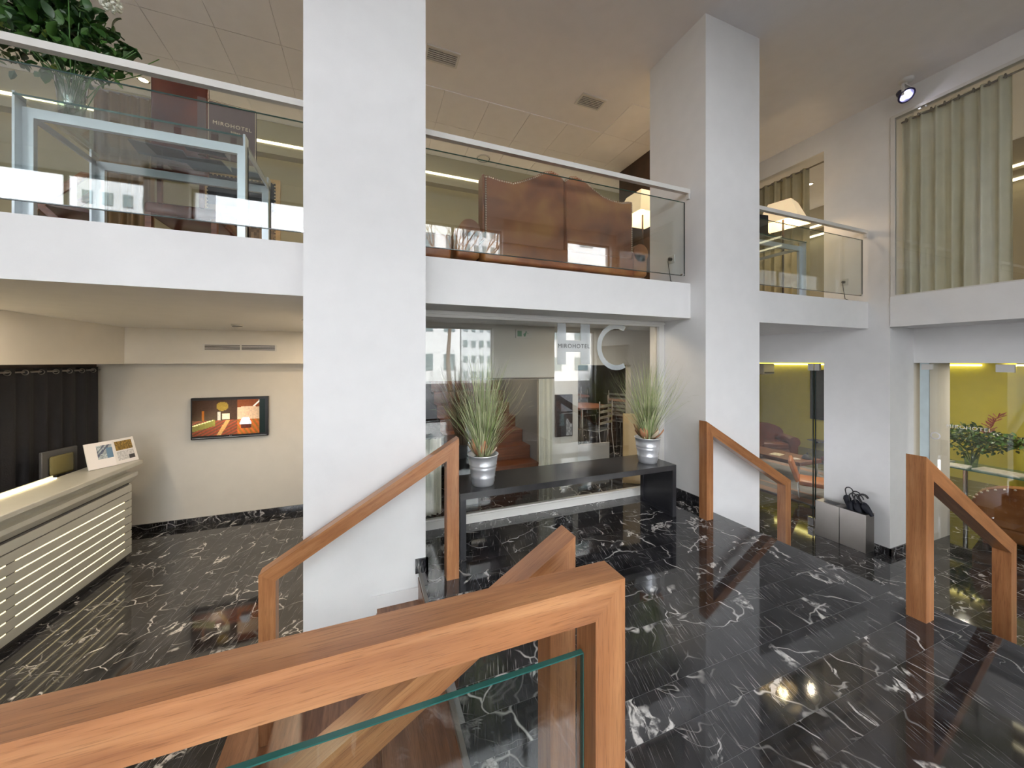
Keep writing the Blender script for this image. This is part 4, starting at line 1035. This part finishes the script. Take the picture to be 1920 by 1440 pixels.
for i in range(40):
    a = rd.uniform(-.6, .6); s = rd.random(); c = (0, -.16-.14*s, .56+.36*s)
    rs.tube([c, (c[0]+rd.uniform(-.06, .06), c[1]+rd.uniform(-.10, .10), c[2]+.06)], .007, 4)
o = rs.build('red_sprays', M_redfl, fb2); o['kind'] = 'stuff'
armchair((8.65, 2.05, ZRF), R(100), 'tan leather armchair with brass nails behind the right handrail', M_tan, True)
dkc = armchair((11.3, .95, ZRF), R(60), 'dark leather armchair at the right edge before the pillar', M_red)

# ================================================================ BEHIND THE GLASS PARTITION
ws = bpy.data.objects.new('staircase', None); COL.objects.link(ws); ws['kind'] = 'structure'; ws['label'] = 'dark reddish wooden stairs climbing away behind the glass'; ws['category'] = 'stairs'
for k in range(9):
    y, z = 4.36+.27*k, .17*(k+1)
    box(.95, 2.095-.0, y, y+.29, z-.03, z).build('tread', M_treadx, ws)
    box(.95, 2.095, y+.01, y+.025, z-.17, z-.03).build('riser', M_treadx, ws)
ccr = thing('cream_curtain', 'narrow cream curtain beside the wooden stairs behind glass', 'curtain', (2.04, 4.24, 0))
curtain(MB(), lambda t: (.20*t, 0), .01, 1.28, .018, 3, 40).build('cloth', M_curt3, ccr)
MB().cyl((-.9, 0, 1.29), (.22, 0, 1.29), .01).build('curtain_rod', M_steel, ccr)
cc2 = thing('cream_curtain', 'cream curtain at far left behind the glass partition', 'curtain', (.42, 3.55, 0))
curtain(MB(), lambda t: (.25*t, .05*t), .01, .75, .018, 5, 50).build('cloth', M_curt3, cc2)
MB().cyl((-.02, 0, .76), (.28, .05, .76), .008).build('curtain_rod', M_steel, cc2)
def darkscreen(u, v):
    n = random.Random(int(u*16)*7+int(v*24)).uniform(.5, 1.4)
    if abs(v-(.85-u*.5)) < .09: return (.05*n, .03*n, .03*n)
    if .2 < u < .5 and .25 < v < .55: return (.08*n, .12*n, .14*n)
    if v < .45 and u > .6: return (.35*n, .35*n, .36*n)
    return (.03*n, .03*n, .035*n)
ws2 = thing('wall_screen', 'dark upright screen on the pale pier behind the glass', 'screen', (2.43, 4.30, .50))
MB().rbox(-.13, .13, -.03, 0, 0, .56, .006, 2).build('casing', M_blackp, ws2)
picture('screen', .235, .53, 16, 24, darkscreen, M_pic, ws2, (0, -.0315, .015))
bv = thing('stem_vase', 'tall black vase of dark dried stems behind the glass at left', 'vase', (.95, 3.85, 0))
MB().box(-.13, .13, -.13, .13, 0, .06).build('plinth', M_white, bv)
MB().lathe([(.001, .06), (.09, .06), (.085, .3), (.095, .55), (.10, .62), (.09, .62), (.08, .3), (.001, .1)]).build('vase', M_blackp, bv)
dm = MB(); rd = random.Random(8)
for i in range(70):
    a = rd.uniform(0, 6.28); l = rd.uniform(.45, .75); r = rd.uniform(.05, .26)
    dm.tube([(.03*math.cos(a), .03*math.sin(a), .55), (.5*r*math.cos(a), .5*r*math.sin(a), .6+l*.5), (r*math.cos(a), r*math.sin(a), .6+l)], .005, 5, r1=.002)
o = dm.build('dried_stems', M_stem, bv); o['kind'] = 'stuff'
lb = thing('leaning_board', 'pale oak board leaning beside the right bucket behind the glass', 'board', (3.02, 3.62, 0), R(-35))
MB().rbox(-.12, .12, 0, .025, 0, .86, .01, 2).build('panel', M_oak, lb)
box(-.10, .10, .025, .035, .1, .14).build('batten', M_oak, lb)
# dining furniture
def dchair(loc, rz, label):
    t = thing('slatted_chair', label, 'chair', loc, rz, 'metal slatted dining chairs behind the glass')
    for k in range(6): box(-.19, .19, -.20+k*.065, -.155+k*.065, .44, .455).build('seat_slat', M_chrome, t)
    for k in range(4): box(-.19, .19, .19, .20, .55+k*.085, .59+k*.085).build('back_slat', M_chrome, t)
    for x in (-.19, .19):
        MB().tube([(x, .24, 0), (x, .19, .45), (x, .20, .90)], .010, 6).build('leg', M_chrome, t)
        MB().tube([(x, -.24, 0), (x, -.19, .44)], .010, 6).build('leg', M_chrome, t)
    return t
c0 = dchair((3.30, 4.85, 0), R(205), 'chrome slatted chair nearest the inner doorway')
for (x, y, rz, l) in [(4.25, 5.35, 110, 'chrome slatted chair at the right of the doorway view'), (3.2, 6.55, 5, 'chrome slatted chair behind the first one'), (4.95, 6.3, 120, 'chrome slatted chair deeper in the dining room'), (3.95, 6.25, 100, 'chrome slatted chair between the two round tables'), (4.9, 7.3, 80, 'chrome slatted chair beside the far round table'), (3.4, 7.6, 10, 'chrome slatted chair farthest back by the dark wall')]:
    c = copy_tree(c0); c.location = (x, y, 0); c.rotation_euler = (0, 0, R(rz)); c['label'] = l
def dtable(loc, label, r=.42):
    t = thing('round_table', label, 'table', loc, 0, 'round dining tables behind the glass')
    MB().cyl((0, 0, .72), (0, 0, .745), r, n=32).build('tabletop', M_walnut, t)
    MB().cyl((0, 0, 0), (0, 0, .72), .025).build('pole', M_chrome, t)
    MB().lathe([(.001, .02), (.2, .015), (.21, 0)]).build('base', M_chrome, t); return t
dtable((3.45, 5.45, 0), 'round walnut dining table near the inner doorway')
dtable((4.2, 7.1, 0), 'round walnut dining table far back in the dining room')
oc = thing('orange_chair', 'orange leather chair seen through the inner doorway', 'chair', (2.78, 5.15, 0), R(170))
MB().rbox(-.2, .2, -.2, .2, .40, .46, .02).build('seat', M_orange, oc); MB().rbox(-.2, .2, .18, .22, .46, .80, .015).build('backrest', M_orange, oc)
for x in (-.18, .18):
    for y in (-.17, .17): MB().cyl((x, y, 0), (x*.9, y*.9, .40), .010).build('leg', M_chrome, oc)
wp = tag(MB().box(-.4, .4, -.01, .01, 0, .3).box(-.4, .4, -.02, .02, 0, .03).build('low_screen', M_white, None, (2.95, 4.55, 0)), 'low white panel inside the dining doorway', 'panel')
sg = thing('exit_sign', 'small exit pictogram sign near the top of the inner wall', 'sign', (1.85, 4.30, 1.80))
MB().box(-.11, .11, -.02, 0, 0, .11).build('panel', M_trim, sg)
MB().box(-.09, -.03, -.0215, -.02, .02, .09).sph((.03, -.0205, .08), .01, .001, .01, 8, 4).prism([(.0, .02), (.02, .02), (.035, .07), (.06, .05), (.065, .055), (.03, .075), (-.01, .05)], -.0215, -.02).build('pictogram', plain('sign_green', (.12, .30, .18), .5), sg)

# ================================================================ STREET BEHIND THE CAMERA
struct('ground', box(-60, 80, -90, FY-.3, -.25, -.05), M_street, 'grey street outside the hall windows', 'street')
def block(x0, x1, h, label, mat, nx, nz, y=-19):
    t = thing('building', label, 'building', (x0, y, -.05))
    w = x1-x0; box(0, w, -8, 0, 0, h).build('wall', mat, t)
    me = box(0, w/nx*.5, 0, .05, 0, h/nz*.42).mesh('window', M_win)
    for i in range(nx):
        for j in range(nz): ob('window', me, t, (w/nx*(i+.25), 0, h/nz*(j+.35)))
    return t
block(12.5, 32, 22, 'white panelled building across the street at right', M_facade, 8, 9)
block(-13.5, -10.4, 24, 'grey gridded tower across the street at left', M_facgrey, 4, 16)
block(6.2, 9.2, 20, 'gridded glass block across the street', M_facgrey, 5, 18)
block(1.5, 6.1, 19, 'pale panelled block across the street', M_facade, 3, 7)
bt = thing('bare_tree', 'bare winter tree on the pavement outside', 'tree', (3.4, -9.5, -.05))
tmb = MB(); rd = random.Random(4)
def branch(p, d, l, r, dep):
    q = p+d*l; tmb.tube([p, (p+q)/2+Vector((rd.uniform(-.05, .05), rd.uniform(-.05, .05), 0))*l, q], r, 6, r1=r*.65)
    if dep == 0: return
    for _ in range(3 if dep > 1 else 2):
        branch(q, (d+Vector((rd.uniform(-.7, .7), rd.uniform(-.7, .7), rd.uniform(-.1, .5)))).normalized(), l*.68, r*.6, dep-1)
branch(Vector((0, 0, 0)), Vector((0, 0, 1)), 3.2, .12, 5)
tmb.build('branches', M_stem, bt)

# ================================================================ ADDED FILL LAMPS
def downlight(x, y, z, p, label, col=(1, .80, .56)):  # disc lamps added to brighten the rooms from hidden spots
    t = thing('downlight', label, 'light', (x, y, z), 0, 'added ceiling fill lamps')
    MB().lathe([(.045, -.004), (.062, -.006), (.066, 0)]).build('bezel', M_chrome, t)
    MB().lathe([(.001, -.002), (.045, -.003)]).build('lamp', M_down, t)
    l = area('fill_light', (0, 0, -.012), (0, 0, 0), .09, .09, p, col); l.data.shape = 'DISK'; l.parent = t
for x, y, z, p, l in [(-2.75, 3.2, ZB, 14, 'added fill lamp above the near end of the reception desk'), (-2.9, 4.05, ZB, 14, 'added fill lamp above the middle of the reception desk'), (-.62, 4.6, ZB, 12, 'added fill lamp behind the broad column'), (-.62, 5.5, ZB, 12, 'added fill lamp near the reception back wall'),
        (.2, 4.8, ZC-.01, 14, 'added fill lamp on the mezzanine behind the broad column'), (3.9, 3.9, ZC-.01, 14, 'added fill lamp on the mezzanine behind the right column'),
        (3.3, 5.2, ZB, 16, 'added fill lamp over the near dining table'), (3.9, 7.0, ZB, 16, 'added fill lamp over the far dining table'), (1.5, 5.0, ZB, 7, 'added fill lamp over the dark wooden stairs'), (2.6, 3.43, ZB, 5, 'added fill lamp just behind the glass partition'),
        (8.2, 4.6, ZC, 14, 'added fill lamp in the upper right room, far side'), (8.2, 1.2, ZC, 14, 'added fill lamp in the upper right room, street side')]:
    downlight(x, y, z, p, l)
for x, y, l in [(8.6, 4.6, 'added lounge fill lamp over the rug'), (10.2, 6.2, 'added lounge fill lamp before the round backed armchair'), (8.8, 2.2, 'added lounge fill lamp over the tan armchair'), (10.8, 3.4, 'added lounge fill lamp behind the pedestal table'), (8.6, .2, 'added lounge fill lamp nearest the street')]:
    downlight(x, y, 1.48, 24, l, (1, .88, .70))
print('tiles', n1, n2, n3)
